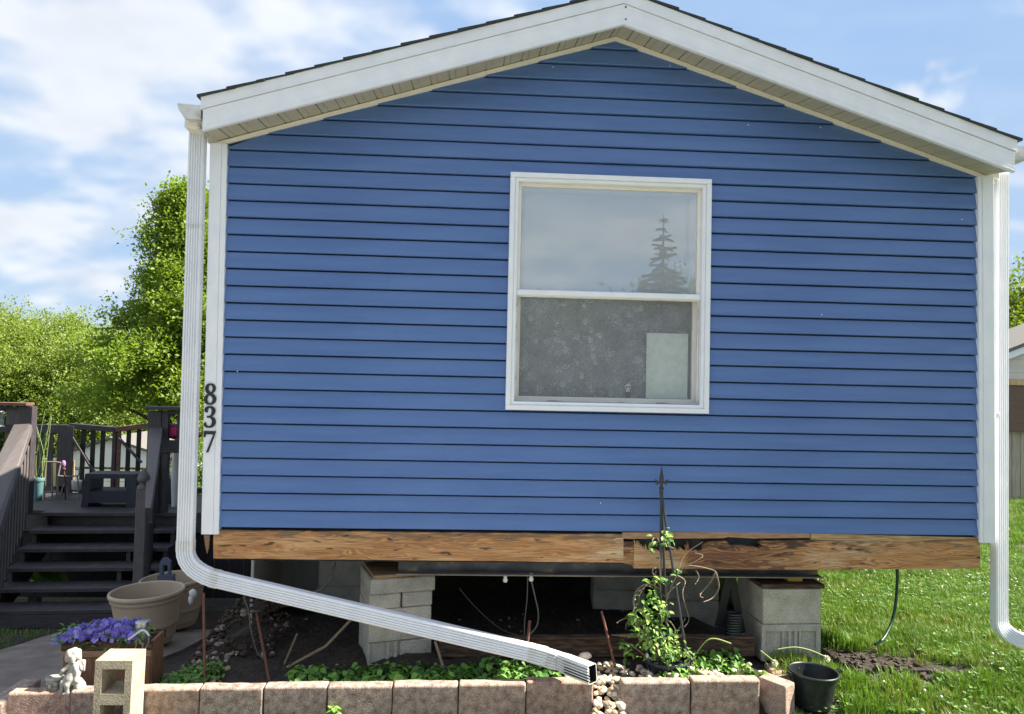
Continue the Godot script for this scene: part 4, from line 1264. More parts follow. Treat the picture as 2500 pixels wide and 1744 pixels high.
func build_garden() -> void:
	var E := thing("garden_edging", "low garden edging of brownish red concrete blocks in a row", "edging")
	var xb := [15, 158, 302, 447, 590, 733, 880, 1028, 1180, 1332]
	var tp := [[90, 1555], [230, 1549], [375, 1545], [520, 1543], [660, 1541], [810, 1541], [955, 1538], [1100, 1534], [1255, 1530]]
	var rows := []
	for k in 9: rows.append([xb[k], xb[k + 1], tp[k][1]])
	rows.append([1394, 1550, 1531]); rows.append([1551, 1706, 1526])
	var k := 0
	for r in rows:
		var a := pz(r[0], r[2], 0.40); var b := pz(r[1], r[2], 0.40)
		var o := piece(E, "edging_block", rblock(Vector3(b.x - a.x - 0.005, 0.2, 0.078), 0.008, 0.004, 300 + k, 9, 6, 4), M["block%d" % [0, 1, 2, 1, 3, 1, 3, 2, 0, 3, 2][k]])
		o.position = Vector3((a.x + b.x) / 2, (a.y + b.y) / 2 - 0.1, 0.361 + R.randf_range(-0.006, 0.006))
		o.rotation = Vector3(R.randf_range(-0.02, 0.02), R.randf_range(-0.03, 0.03), R.randf_range(-0.008, 0.008))
		k += 1
	for e in [[1741, 1524, 0.36, -0.95, 0.17, 2], [1748, 1508, 0.12, 1.45, 0.3, 0], [30, 1548, 0.16, 1.5, 0.32, 1]]:
		var a := pz(e[0], e[1], e[2])
		var o := piece(E, "edging_block", rblock(Vector3(e[4], 0.2, 0.10), 0.008, 0.004, 330 + k, 7, 6, 4), M["block%d" % e[5]])
		o.position = a - Vector3(0, 0.1, 0)
		o.rotation.y = e[3]
		k += 1
	# hollow block on end in front of the edging
	var cb := MB.new()
	var w := 0.18; var hh := 0.388; var dp := 0.165; var hw := 0.056
	var xl := [-w / 2, -hw, hw, w / 2]; var yl := [0.0, 0.044, 0.168, 0.222, 0.345, hh]
	for s in [-1, 1]:
		for i in 3:
			for j in 5:
				if i == 1 and (j == 1 or j == 3): continue
				var z: float = s * dp / 2
				cb.out([Vector3(xl[i], yl[j], z), Vector3(xl[i + 1], yl[j], z), Vector3(xl[i + 1], yl[j + 1], z), Vector3(xl[i], yl[j + 1], z)], Vector3(xl[i], yl[j], 0))
	for j in 2:
		var y0: float = yl[1 + j * 2]; var y1: float = yl[2 + j * 2]
		# the core narrows towards the back, as moulded
		var f := [Vector3(-hw, y0, dp / 2), Vector3(hw, y0, dp / 2), Vector3(hw, y1, dp / 2), Vector3(-hw, y1, dp / 2)]
		var b := [Vector3(-hw, y0, -dp / 2), Vector3(hw, y0, -dp / 2), Vector3(hw, y1, -dp / 2), Vector3(-hw, y1, -dp / 2)]
		for q in 4:
			cb.q(f[(q + 1) % 4], f[q], b[q], b[(q + 1) % 4])
	var ts := 12
	var tops := []
	for i in ts + 1: tops.append(hh + (R.randf_range(-0.002, 0.002) if i > 0 and i < ts else 0.0))
	for i in ts:
		var x0 := lerpf(-w / 2, w / 2, float(i) / ts); var x1 := lerpf(-w / 2, w / 2, float(i + 1) / ts)
		cb.q(Vector3(x0, hh, dp / 2), Vector3(x1, hh, dp / 2), Vector3(x1, tops[i + 1], 0.03), Vector3(x0, tops[i], 0.03))
		cb.q(Vector3(x0, tops[i], 0.03), Vector3(x1, tops[i + 1], 0.03), Vector3(x1, hh, -dp / 2), Vector3(x0, hh, -dp / 2))
	for s in [-1, 1]:
		cb.out([Vector3(s * w / 2, 0, -dp / 2), Vector3(s * w / 2, 0, dp / 2), Vector3(s * w / 2, hh, dp / 2), Vector3(s * w / 2, hh, -dp / 2)], Vector3(0, hh / 2, 0))
	var c0 := pz(271, 1468, 0.50)
	var CB := solo("hollow_block", cb, M.cinder, "tan hollow concrete block standing on end against the edging", "block")
	CB.position = Vector3(c0.x, c0.y - hh + 0.002, 0.425 + dp / 2)
	CB.rotation = Vector3(0, 0.03, -0.012)
	# black bucket
	var bp := Vector3(3.465, -0.132, 0.30)
	var BK := thing("bucket", "black plastic bucket on the grass at the end of the edging", "bucket", bp)
	var bm := MB.new()
	bm.lathe([Vector2(0, 0.004), Vector2(0.098, 0.0), Vector2(0.104, 0.006), Vector2(0.118, 0.10), Vector2(0.119, 0.102), Vector2(0.124, 0.135), Vector2(0.126, 0.137), Vector2(0.132, 0.195), Vector2(0.140, 0.197), Vector2(0.146, 0.206), Vector2(0.144, 0.216), Vector2(0.136, 0.217), Vector2(0.131, 0.208), Vector2(0.118, 0.1), Vector2(0.099, 0.012), Vector2(0, 0.012)], 40)
	piece(BK, "shell", bm, M.bucket)
	for e in [[0.146, 0.25, 1.0], [-0.146, -0.3, 0.6]]:
		var lm := MB.new()
		lm.prism(PackedVector2Array([Vector2(-0.01, 0), Vector2(0.045 * e[2], 0.012), Vector2(0.05 * e[2], 0.004), Vector2(0.0, -0.045)]), Vector3(e[0] * 0.97, 0.204, -0.015), Vector3(signf(e[0]), 0, 0), Vector3.UP, Vector3.BACK, 0.03)
		piece(BK, "lug", lm, M.bucket)
	BK.rotation = Vector3(0, 0.2, -0.03)
	BK.scale = Vector3(0.96, 0.9, 0.96)
	build_stones()
	build_bed_plants()
	build_vine()

func stone_meshes(n: int, sd: int) -> Array:
	var rr := RandomNumberGenerator.new()
	rr.seed = sd
	var a := []
	for k in n:
		var m := MB.new()
		m.ball(Vector3.ZERO, Vector3(rr.randf_range(0.8, 1.2), rr.randf_range(0.5, 0.8), rr.randf_range(0.7, 1.0)), rr, 0.14, 8)
		a.append(m.mesh())
	return a
func build_stones() -> void:
	var sm := stone_meshes(6, 9)
	var drop := func(parent: Node, called: String, p: Vector3, r: float, mat: Material):
		var o := piece(parent, called, sm[R.randi() % 6], mat)
		o.position = p
		o.scale = Vector3(r, r, r)
		o.rotation = Vector3(R.randf_range(-0.5, 0.5), R.randf() * TAU, R.randf_range(-0.5, 0.5))
	var S := thing("spilled_pebbles", "tan river pebbles spilling through the gap in the block edging", "pebbles")
	for k in 85:
		var f := R.randf()
		var z := lerpf(0.26, 0.52, f)
		var a := pz(1332, 1560, z).x; var b := pz(1396, 1560, z).x
		var y := lerpf(0.0, -0.15, smoothstep(0.1, 0.95, f)) + R.randf_range(-0.012, 0.012)
		drop.call(S, "pebble", Vector3(R.randf_range(a, b), y, z), R.randf_range(0.015, 0.029), M["pebble%d" % (R.randi() % 5)])
	var G := thing("bed_pebbles", "tan and white river pebbles covering the bed around the vine pot", "pebbles")
	for k in 190:
		var px := R.randf_range(1270, 1770)
		var z := R.randf_range(0.02, 0.30)
		var p := pz(px, 1520, z)
		drop.call(G, "pebble", Vector3(p.x, gy(p.x, z) + R.randf_range(0.0, 0.014), z), R.randf_range(0.012, 0.030), M["pebble%d" % [0, 1, 1, 2, 4, 4, 3][R.randi() % 7]])
	drop.call(G, "pebble", pz(1312, 1472, 0.14), 0.042, M.pebble1)
	var Q := thing("grey_gravel", "grey gravel beside the large taupe planter", "gravel")
	for k in 170:
		var x := R.randf_range(-0.55, 0.12); var z := R.randf_range(-0.25, 0.29)
		drop.call(Q, "stone", Vector3(x, gy(x, z) + R.randf_range(-0.002, 0.010), z), R.randf_range(0.008, 0.019), M["pebble%d" % [3, 3, 2, 3, 1][R.randi() % 5]])
	var U := thing("rubble_pile", "pile of dark rubble stones under the left end of the joist", "rubble")
	for k in 260:
		var x := R.randf_range(-0.25, 0.32); var z := R.randf_range(-0.75, -0.15)
		var hgt := 0.26 * exp(-pow((x - 0.05) / 0.22, 2)) * smoothstep(-0.05, -0.5, z)
		drop.call(U, "stone", Vector3(x, gy(x, z) + hgt * R.randf_range(0.55, 1.0), z), R.randf_range(0.010, 0.026), [M.pebble3, M.wood_rot, M.wood_rot, M.soil, M.soil, M.soil, M.soil][R.randi() % 7])
	var F := thing("soil_clods", "small clods and stones scattered over the dug soil under the joist", "clods")
	for k in 130:
		var x := R.randf_range(0.2, 3.0); var z := R.randf_range(-1.1, 0.05)
		drop.call(F, "clod", Vector3(x, gy(x, z) + 0.002, z), R.randf_range(0.006, 0.02), [M.soil, M.soil, M.pebble3, M.wood_rot][R.randi() % 4])

func plant_leaves(parent: Node, meshes: Array, spots: Array, mat: Material) -> void:
	for s in spots:
		var o := piece(parent, "leaf", meshes[R.randi() % meshes.size()], mat)
		o.transform = s
func build_bed_plants() -> void:
	var dark := Color(0.04, 0.12, 0.025); var mid := Color(0.08, 0.21, 0.04); var lite := Color(0.17, 0.34, 0.06)
	var ms := []
	for c in [dark, mid, mid.lerp(lite, 0.4), lite, lite.lerp(Color(0.25, 0.4, 0.08), 0.5)]:
		var m := leaf(0.055, 0.05, 0.3, 0.35)
		for i in m.c.size(): m.c[i] = c
		ms.append(m.mesh())
	var spot := func(x: float, z: float, h: float, s: float, tilt: float) -> Transform3D:
		var b := Basis(Vector3.UP, R.randf() * TAU) * Basis(Vector3.RIGHT, R.randf_range(-0.2, tilt)) * Basis(Vector3.BACK, R.randf_range(-0.4, 0.4))
		return Transform3D(b.scaled(Vector3(s, s, s)), Vector3(x, gy(x, z) + h, z))
	var P := thing("ground_cover", "dense leafy ground cover growing behind the middle of the edging", "plants")
	var a := []
	for k in 290:
		var z := R.randf_range(0.17, 0.352)
		var x := lerpf(pz(690, 1525, z).x, pz(1262, 1515, z).x, R.randf())
		a.append(spot.call(x, z, R.randf_range(0.01, 0.055), R.randf_range(0.6, 1.15), 0.7))
	plant_leaves(P, ms, a, M.leaf)
	var tf := []; var cs := []
	var wl := leaf(0.05, 0.045, 0.3, 0.4)
	for i in wl.c.size(): wl.c[i] = Color.WHITE
	for k in 1100:
		var z := R.randf_range(0.05, 0.345)
		var x := lerpf(pz(650, 1525, z).x, pz(1255, 1515, z).x, R.randf())
		tf.append(spot.call(x, z, R.randf_range(0.0, 0.05), R.randf_range(0.5, 1.0), 0.6)); cs.append(greens(dark, lite))
	var o := scatter(P, "undergrowth", wl.mesh(), M.leaf, tf, cs)
	o.set_meta("kind", "stuff")
	# small weeds: beside the planter, right of the vine, in front of the blocks
	for e in [[Vector2(-0.24, 0.10), Vector2(0.36, 0.20), 900, "low green weeds growing through the grey gravel", 0.6], [Vector2(3.0, 0.08), Vector2(0.16, 0.14), 150, "leafy dandelion weeds beside the short pier", 1.1], [Vector2(2.72, 0.25), Vector2(0.14, 0.06), 60, "pale green weed rosette in front of the black nursery pot", 0.9], [Vector2(3.2, 0.22), Vector2(0.1, 0.08), 50, "grey green weed rosette near the corner edging block", 1.0]]:
		tf = []; cs = []
		for k in e[2]:
			var r := sqrt(R.randf()); var an := R.randf() * TAU
			var x: float = e[0].x + cos(an) * r * e[1].x; var z: float = e[0].y + sin(an) * r * e[1].y
			z = minf(z, 0.285)
			var s: float = e[4] * R.randf_range(0.5, 1.2)
			var b := Basis(Vector3.UP, R.randf() * TAU) * Basis(Vector3.RIGHT, R.randf_range(-1.1, 0.2))
			tf.append(Transform3D(b.scaled(Vector3(s * 0.6, s, s * 1.3)), Vector3(x, gy(x, z) + R.randf_range(0, 0.04), z))); cs.append(greens(mid, lite))
		var wd := scatter(self, "weeds", wl.mesh(), M.leaf, tf, cs)
		tag(wd, e[3], "weeds"); wd.set_meta("kind", "stuff")
	var fl := thing("block_weed", "small weed sprouting at the foot of an edging block", "weed", pz(745, 1596, 0.43))
	for k in 9:
		var q := piece(fl, "leaf", ms[2 + R.randi() % 3], M.leaf)
		q.transform = Transform3D(Basis(Vector3.UP, R.randf() * TAU) * Basis(Vector3.RIGHT, R.randf_range(-0.9, 0.0)), Vector3(R.randf_range(-0.015, 0.015), R.randf_range(-0.02, 0.02), 0))
		q.scale = Vector3(0.7, 0.7, 0.7)
	# dandelion stalks
	var st := [[[[1693, 1606], [1722, 1568], [1746, 1560], [1785, 1572]], 0.16, 0.0, "arching bare dandelion stalk beside the black nursery pot"], [[[1857, 1589], [1892, 1617]], 0.2, 1.0, "short dandelion with white seed head in front of the short pier"], [[[1900, 1586], [1941, 1581], [1980, 1589], [2019, 1606]], 0.24, 1.0, "long arching dandelion with white seed head above the bucket rim"]]
	for e in st:
		var D := thing("dandelion", e[3], "dandelion")
		var pts := []
		for p in e[0]: pts.append(pz(p[0] * 0.9184, p[1] * 0.9184, e[1]))
		var m := MB.new()
		m.colored = true; m.col = Color(0.28, 0.36, 0.12)
		m.tube(smooth(pts, 5), [0.004], 6)
		piece(D, "stalk", m, M.leaf)
		if e[2] > 0:
			var s := MB.new()
			s.colored = true; s.col = Color(0.62, 0.60, 0.52)
			var c: Vector3 = pts[pts.size() - 1] + Vector3(0, -0.006, 0)
			for k in 90:
				var d := Vector3(R.randfn(), R.randfn(), R.randfn()).normalized()
				var sd := d.cross(Vector3(0.3, 0.8, 0.5)).normalized() * 0.0035
				s.t(c + d * 0.004, c + d * 0.019 + sd, c + d * 0.019 - sd)
			piece(D, "seed_head", s, M.flower)

func build_vine() -> void:
	# black nursery pot
	var c := pz(1497, 1506, 0.15)
	var N := thing("nursery_pot", "black plastic nursery pot half hidden under the vine", "pot", Vector3(c.x, gy(c.x, 0.15) - 0.03, 0.13))
	var m := MB.new()
	var pr := [Vector2(0, 0.0), Vector2(0.10, 0.0), Vector2(0.125, 0.085), Vector2(0.132, 0.086), Vector2(0.133, 0.105), Vector2(0.125, 0.106), Vector2(0.115, 0.08), Vector2(0, 0.078)]
	m.lathe(pr, 28)
	piece(N, "shell", m, M.nursery)
	for k in 9:
		var rb := MB.new()
		var an := TAU * k / 9.0
		rb.bar(Vector3(cos(an) * 0.103, 0.004, sin(an) * 0.103), Vector3(cos(an) * 0.127, 0.084, sin(an) * 0.127), 0.006, 0.006)
		piece(N, "rib", rb, M.nursery)
	# iron obelisk
	var O := thing("iron_obelisk", "thin black iron plant obelisk with a spear finial", "trellis")
	var tip := pz(1483, 1106, 0.13)
	for e in [[1480, 1492, 0.16], [1537, 1455, 0.20], [1497, 1470, 0.03]]:
		var b := MB.new()
		b.tube([tip, pz(e[0], e[1], e[2])], [0.0075], 8)
		piece(O, "rod", b, M.iron)
	var fb := MB.new()
	fb.lathe([Vector2(0, 0.165), Vector2(0.004, 0.14), Vector2(0.014, 0.085), Vector2(0.011, 0.06), Vector2(0.009, 0.055), Vector2(0.009, 0.035), Vector2(0.015, 0.03), Vector2(0.015, 0.022), Vector2(0.010, 0.02), Vector2(0.012, 0.0), Vector2(0.009, -0.02)], 10, Transform3D(Basis.IDENTITY, tip), true)
	var FN := piece(O, "finial", fb, M.iron)
	for s in [-1, 1]:
		var w := MB.new()
		w.prism(PackedVector2Array([Vector2(0.004, 0.07), Vector2(0.022, 0.072), Vector2(0.036, 0.082), Vector2(0.040, 0.075), Vector2(0.030, 0.06), Vector2(0.034, 0.048), Vector2(0.024, 0.05), Vector2(0.012, 0.058), Vector2(0.004, 0.056)]), tip - Vector3(0, 0, 0.003), Vector3(s, 0, 0), Vector3.UP, Vector3.BACK, 0.006)
		piece(FN, "barb", w, M.iron)
	# the vine: woody stems and separate leaves
	var V := thing("climbing_vine", "green leafy vine with dry curling stems climbing the iron obelisk", "vine")
	var zs := func(a: Array, z: float) -> Array:
		var p := []
		for i in a.size():
			var k := zp(a[i][0], a[i][1], 1500, 1250, 3.243)
			p.append(pz(k.x, k.y, z + 0.03 * sin(i * 1.7 + a[0][0])))
		return smooth(p, 4)
	var stems := [
		[[330, 1180], [370, 900], [430, 650], [495, 500], [560, 340], [700, 240]], [[470, 520], [560, 440], [640, 430], [790, 465], [820, 510]], [[800, 480], [760, 560], [690, 640], [680, 670], [705, 680]],
		[[800, 475], [830, 590], [780, 680], [705, 715]], [[370, 620], [270, 570], [180, 620], [150, 700], [150, 740]], [[300, 600], [250, 590], [205, 650], [195, 720]], [[500, 505], [560, 550], [540, 640], [560, 740], [592, 850], [555, 912]],
		[[20, 880], [60, 855], [115, 845], [190, 900]], [[410, 850], [450, 880], [482, 935], [475, 978]], [[330, 470], [300, 545], [170, 660], [160, 800], [190, 900]], [[350, 1180], [300, 1000], [160, 850], [100, 880], [90, 930]],
		[[355, 1190], [352, 900], [365, 600], [360, 430], [362, 250]], [[380, 1180], [460, 1080], [500, 950], [560, 850]], [[640, 330], [700, 355], [560, 440]], [[345, 560], [300, 470], [340, 440]], [[300, 1190], [230, 1130], [120, 1050], [30, 1040]],
		[[400, 1190], [480, 1120], [580, 1130], [620, 1160]], [[350, 1200], [260, 1020], [180, 880], [170, 800]], [[415, 660], [470, 600], [520, 560]], [[650, 470], [670, 520], [640, 575]], [[362, 250], [330, 200], [300, 230], [305, 275]], [[365, 260], [420, 270], [470, 290]]]
	for i in stems.size():
		var m2 := MB.new()
		var pts: Array = zs.call(stems[i], 0.15)
		var rr := []
		for j in pts.size(): rr.append(lerpf(0.0045, 0.0018, float(j) / pts.size()))
		m2.tube(pts, rr, 6)
		piece(V, "stem", m2, M.vine_stem)
	var dark := Color(0.045, 0.13, 0.03); var mid := Color(0.13, 0.27, 0.05); var lite := Color(0.34, 0.47, 0.12)
	var ms := []
	for cc in [dark, mid, mid, mid.lerp(lite, 0.5), lite]:
		var l := leaf(0.036, 0.021, 0.35, 0.3)
		for i in l.c.size(): l.c[i] = cc
		ms.append(l.mesh())
	var blobs := [[300, 740, 110, 110, 80], [250, 900, 130, 130, 105], [350, 1050, 150, 110, 110], [420, 1130, 150, 60, 70], [150, 830, 60, 60, 14], [110, 1080, 60, 70, 16], [350, 540, 90, 30, 22], [410, 200, 30, 55, 18], [500, 460, 40, 30, 9], [400, 810, 60, 40, 8], [570, 1110, 70, 60, 22], [330, 250, 40, 60, 8], [70, 1060, 50, 50, 8]]
	for b in blobs:
		for k in b[4]:
			var q := zp(b[0] + R.randfn() * b[2] * 0.5, b[1] + R.randfn() * b[3] * 0.5, 1500, 1250, 3.243)
			var o := piece(V, "leaf", ms[R.randi() % 5], M.leaf)
			var s := R.randf_range(0.6, 1.3)
			o.transform = Transform3D((Basis(Vector3.UP, R.randf_range(-1.6, 1.6)) * Basis(Vector3.RIGHT, R.randf_range(-0.5, 0.9)) * Basis(Vector3.BACK, R.randf_range(-0.6, 0.6))).scaled(Vector3(s, s, s)), pz(q.x, q.y, 0.15 + R.randf_range(-0.07, 0.10)))

# ---- lawn --------------------------------------------------------------
func build_lawn() -> void:
	var tuft := MB.new()
	tuft.colored = true
	for k in 7:
		var an := R.randf() * TAU; var r := R.randf() * 0.018
		var o := Vector3(cos(an) * r, 0, sin(an) * r)
		var d := Vector3(cos(an), 0, sin(an)).rotated(Vector3.UP, R.randf_range(-0.8, 0.8))
		var side := d.cross(Vector3.UP) * R.randf_range(0.0009, 0.0017)
		var h := R.randf_range(0.035, 0.075); var bend := R.randf_range(0.15, 0.8)
		var p1 := o + Vector3.UP * h * 0.55 + d * h * 0.18 * bend; var p2 := o + Vector3.UP * h * (1.0 - 0.25 * bend) + d * h * 0.65 * bend
		tuft.q(o - side, o + side, p1 + side * 0.8, p1 - side * 0.8)
		tuft.t(p1 - side * 0.8, p1 + side * 0.8, p2)
	var tm := tuft.mesh()
	var tf := []; var cs := []
	var a := Color(0.09, 0.19, 0.03); var b := Color(0.20, 0.34, 0.06); var dry := Color(0.34, 0.32, 0.13)
	var zones := [[3.25, 6.2, -1.6, 1.3, 44000, 1.0], [3.6, 8.0, -4.5, -1.4, 38000, 1.05], [4.4, 12.5, -10.0, -4.3, 26000, 1.5], [-3.2, -1.9, -1.9, 0.6, 2500, 0.8], [-12.0, -2.6, -14.0, -4.0, 9000, 2.0]]
	for zn in zones:
		for k in zn[4]:
			var x: float = R.randf_range(zn[0], zn[1]); var z: float = R.randf_range(zn[2], zn[3])
			if x < 3.62 and x > 0 and z < 0.2 and x < 3.32 + 0.3 * clampf(0.2 - z, 0, 1): continue
			if Vector2(x - 3.465, z - 0.30).length() < 0.17: continue
			if R.randf() < dug(x, z) * 1.05: continue
			var thin := gn.get_noise_2d(x * 1.3 + 5, z * 1.3)
			if R.randf() < thin * 1.1: continue
			var s: float = zn[5] * R.randf_range(0.6, 1.25) * (1.0 + 0.35 * gn.get_noise_2d(x * 2.0, z * 2.0 + 8.0))
			# uncut fringe round the pier and the bucket
			if Vector2(x - 3.75, z + 0.1).length() < 0.5: s *= 1.6
			tf.append(Transform3D(Basis(Vector3.UP, R.randf() * TAU).scaled(Vector3(s * 1.2, s, s * 1.2)), Vector3(x, gy(x, z) - 0.032 * dug(x, z) - 0.004, z)))
			var c := a.lerp(b, clampf(0.5 + 0.6 * gn.get_noise_2d(x * 1.6, z * 1.6 + 40) + R.randf_range(-0.35, 0.35), 0, 1))
			if R.randf() < 0.07 + clampf(thin * 0.5, 0, 0.4): c = c.lerp(dry, R.randf_range(0.4, 1.0))
			cs.append(c)
	var o := scatter(self, "lawn_grass", tm, M.grass, tf, cs)
	o.set_meta("kind", "stuff"); tag(o, "sunlit green grass of the lawn beside the home", "grass")
	# clover leaves and white clover heads
	var cl := MB.new()
	cl.colored = true
	for k in 3:
		var r := Basis(Vector3.UP, TAU * k / 3.0) * Basis(Vector3.RIGHT, -0.25)
		cl.q(r * Vector3(0, 0, 0), r * Vector3(0.008, 0.002, 0.009), r * Vector3(0, 0, 0.019), r * Vector3(-0.008, 0.002, 0.009))
	tf = []; cs = []
	for k in 9000:
		var x := R.randf_range(3.4, 7.5); var z := R.randf_range(-4.0, 1.0)
		if R.randf() < 0.5 - gn.get_noise_2d(x * 0.8 + 60, z * 0.8) or dug(x, z) > 0.4 or (x < 3.9 and z < 0.1): continue
		var s := R.randf_range(0.7, 1.4)
		tf.append(Transform3D(Basis(Vector3.UP, R.randf() * TAU).scaled(Vector3(s, s, s)) * Basis(Vector3.RIGHT, R.randf_range(-0.4, 0.4)), Vector3(x, gy(x, z) + R.randf_range(0.02, 0.05), z))); cs.append(greens(Color(0.10, 0.22, 0.045), Color(0.20, 0.34, 0.09)))
	o = scatter(self, "clover", cl.mesh(), M.grass, tf, cs)
	o.set_meta("kind", "stuff"); tag(o, "clover leaves mixed into the lawn", "clover")
	var hd := MB.new()
	hd.colored = true
	hd.ball(Vector3.ZERO, Vector3(0.009, 0.008, 0.009), R, 0.3, 6)
	tf = []; cs = []
	for k in 230:
		var x := R.randf_range(3.6, 7.5); var z := R.randf_range(-4.0, 0.9)
		if gn.get_noise_2d(x * 0.8 + 60, z * 0.8) < -0.1 or dug(x, z) > 0.4: continue
		tf.append(Transform3D(Basis.IDENTITY, Vector3(x, gy(x, z) + R.randf_range(0.045, 0.075), z))); cs.append(Color(0.62, 0.62, 0.5))
	o = scatter(self, "clover_blossom", hd.mesh(), M.flower, tf, cs)
	o.set_meta("kind", "stuff"); tag(o, "white clover blossoms dotted over the lawn", "blossoms")
	# torn sods round the dug patch
	var S := thing("soil_heap", "dark dug soil clods in the bare patch of lawn beside the short pier", "soil")
	var sm := stone_meshes(4, 21)
	for k in 120:
		var an := R.randf() * TAU; var r := sqrt(R.randf())
		var x := 4.0 + cos(an) * r * 0.42; var z := -0.12 + sin(an) * r * 0.3
		var q := piece(S, "clod", sm[R.randi() % 4], [M.soil, M.soil, M.soil, M.wood_rot][R.randi() % 4])
		var s := R.randf_range(0.008, 0.022)
		q.transform = Transform3D(Basis(Vector3.UP, R.randf() * TAU).scaled(Vector3(s, s, s)), Vector3(x, gy(x, z) - 0.026 + R.randf_range(0, 0.012), z))

# ---- stairs and deck ---------------------------------------------------
func sp(x: float, y: float, z: float) -> Vector3: return pz(x * 0.9184, y * 0.9184, z)   # full-size photograph pixel
func plank8(f: Array, th: Vector3) -> MB:
	var m := MB.new()
	var b := []
	var o := Vector3.ZERO
	for p in f: b.append(p + th); o += p
	o = o / 4 + th / 2
	m.out(f, o); m.out(b, o)
	for k in 4: m.out([f[k], f[(k + 1) % 4], b[(k + 1) % 4], b[k]], o)
	return m
func build_deck() -> void:
	var c := pz(318, 1364, -2.13)
	var S := thing("deck_stairs", "dark painted wooden stairs with open risers leading up to the deck", "stairs", Vector3(c.x, gy(c.x, -2.1), -2.13), 0.06)
	var g: float = S.position.y
	var wd := 1.32
	var lv := func(i): return -0.36 + 0.13 * i - g
	for i in 6:
		var m := MB.new()
		var yy: float = lv.call(i)
		m.box(Vector3(-wd / 2, yy - 0.018, -0.195 * i - 0.12), Vector3(wd + 0.03 * (5 - i) / 5.0, 0.036, 0.25), 0.004, Basis(Vector3.FORWARD, R.randf_range(-0.004, 0.004)))
		piece(S, "tread", m, M.deck)
	var rb := MB.new()
	rb.box(Vector3(-wd / 2, lv.call(0) - 0.094, -0.012), Vector3(wd + 0.02, 0.112, 0.03), 0.003)
	piece(S, "riser_board", rb, M.deck)
	for x in [-0.03, -0.36, -wd + 0.03]:
		var m := MB.new()
		var p := PackedVector2Array()
		p.append(Vector2(0.03, 0.0))
		for i in 6:
			p.append(Vector2(0.03 + 0.195 * i, lv.call(i) - 0.037)); p.append(Vector2(0.03 + 0.195 * (i + 1), lv.call(i) - 0.037))
		p.append(Vector2(1.20, lv.call(5) - 0.30)); p.append(Vector2(0.30, 0.0))
		m.prism(p, Vector3(x - 0.019, 0, 0), Vector3.FORWARD, Vector3.UP, Vector3.RIGHT, 0.038)
		piece(S, "stringer", m, M.deck_v)
	# finial newel
	var nb := pz(314, 1098, -2.10)
	var nw := MB.new()
	nw.box(Vector3(-0.035, (nb.y - g) / 2, -0.02), Vector3(0.088, nb.y - g, 0.088), 0.006)
	var N := piece(S, "newel_post", nw, M.rail)
	var fn := MB.new()
	fn.lathe([Vector2(0.05, 0.0), Vector2(0.05, 0.02), Vector2(0.032, 0.035), Vector2(0.032, 0.05), Vector2(0.050, 0.068), Vector2(0.053, 0.085), Vector2(0.042, 0.12), Vector2(0.02, 0.155), Vector2(0.0, 0.175)], 14, Transform3D(Basis.IDENTITY, Vector3(-0.035, nb.y - g, -0.02)))
	piece(N, "finial", fn, M.rail)
	# handrail boards
	var inv := S.transform.affine_inverse()
	var loc := func(a: Array) -> Array:
		var r := []
		for p in a: r.append(inv * p)
		return r
	var rr := plank8(loc.call([sp(200 + 790 / 4.854, 950 + 460 / 4.854, -3.08), sp(200 + 955 / 4.854, 950 + 455 / 4.854, -3.08), sp(200 + 812 / 4.854, 950 + 1410 / 4.854, -1.72), sp(200 + 742 / 4.854, 950 + 1410 / 4.854, -1.72)]), inv.basis * Vector3(0, -0.03, -0.03))
	piece(S, "handrail", rr, M.rail)
	var lr := plank8(loc.call([sp(34, 1036, -3.08), sp(73, 1034, -3.08), sp(-14, 1285, -1.9), sp(-80, 1270, -1.9)]), inv.basis * Vector3(0, -0.034, -0.02))
	piece(S, "handrail", lr, M.rail)
	var le := plank8(loc.call([sp(70, 1036, -3.07), sp(77, 1038, -3.07), sp(-4, 1300, -1.89), sp(-14, 1288, -1.89)]), inv.basis * Vector3(0, -0.05, -0.02))
	piece(S, "rail_edge", le, M.rail)
	for k in 11:
		var f := (k + 0.5) / 11.0
		var z := lerpf(-3.02, -1.95, f)
		var x := sp(lerpf(64, -12, f), 1200, z).x + 0.03
		var yt := lerpf(0.98, 0.10, f)
		var m := MB.new()
		m.bar(inv * Vector3(x - 0.03, lerpf(0.16, -0.44, f), z), inv * Vector3(x - 0.03, yt, z), 0.032, 0.032, 0.002, Vector3.BACK)
		piece(S, "baluster", m, M.rail)
	for k in 3:
		var m := MB.new()
		var z := -3.0 + k * 0.35
		m.bar(inv * Vector3(sp(372 - k * 4, 1250, z).x, -0.5, z), inv * Vector3(sp(372 - k * 4, 1250, z).x, 0.75 - k * 0.2, z), 0.05, 0.05, 0.003, Vector3.BACK)
		piece(S, "baluster", m, M.deck_v)
	# deck
	var D := thing("wooden_deck", "dark stained wooden deck with railings beside the left wall of the home", "deck")
	var dy := 0.29
	var xr := -0.16
	for k in 8:
		var m := MB.new()
		m.box(Vector3((xr - 4.4) / 2, dy - 0.016, -3.20 - k * 0.145), Vector3(xr + 4.4, 0.032, 0.139), 0.003)
		piece(D, "deck_board", m, M.deck)
	var fm := MB.new()
	fm.box(Vector3((xr - 4.4) / 2, dy - 0.12, -3.16), Vector3(xr + 4.4, 0.17, 0.036), 0.003)
	piece(D, "rim_board", fm, M.deck)
	# skirting under the deck, right of the stairs
	for k in 29:
		var m := MB.new()
		m.box(Vector3(-0.26 - k * 0.145, -0.22, -3.22), Vector3(0.138, 0.72, 0.02), 0.002)
		piece(D, "skirt_board", m, M.deck_dark)
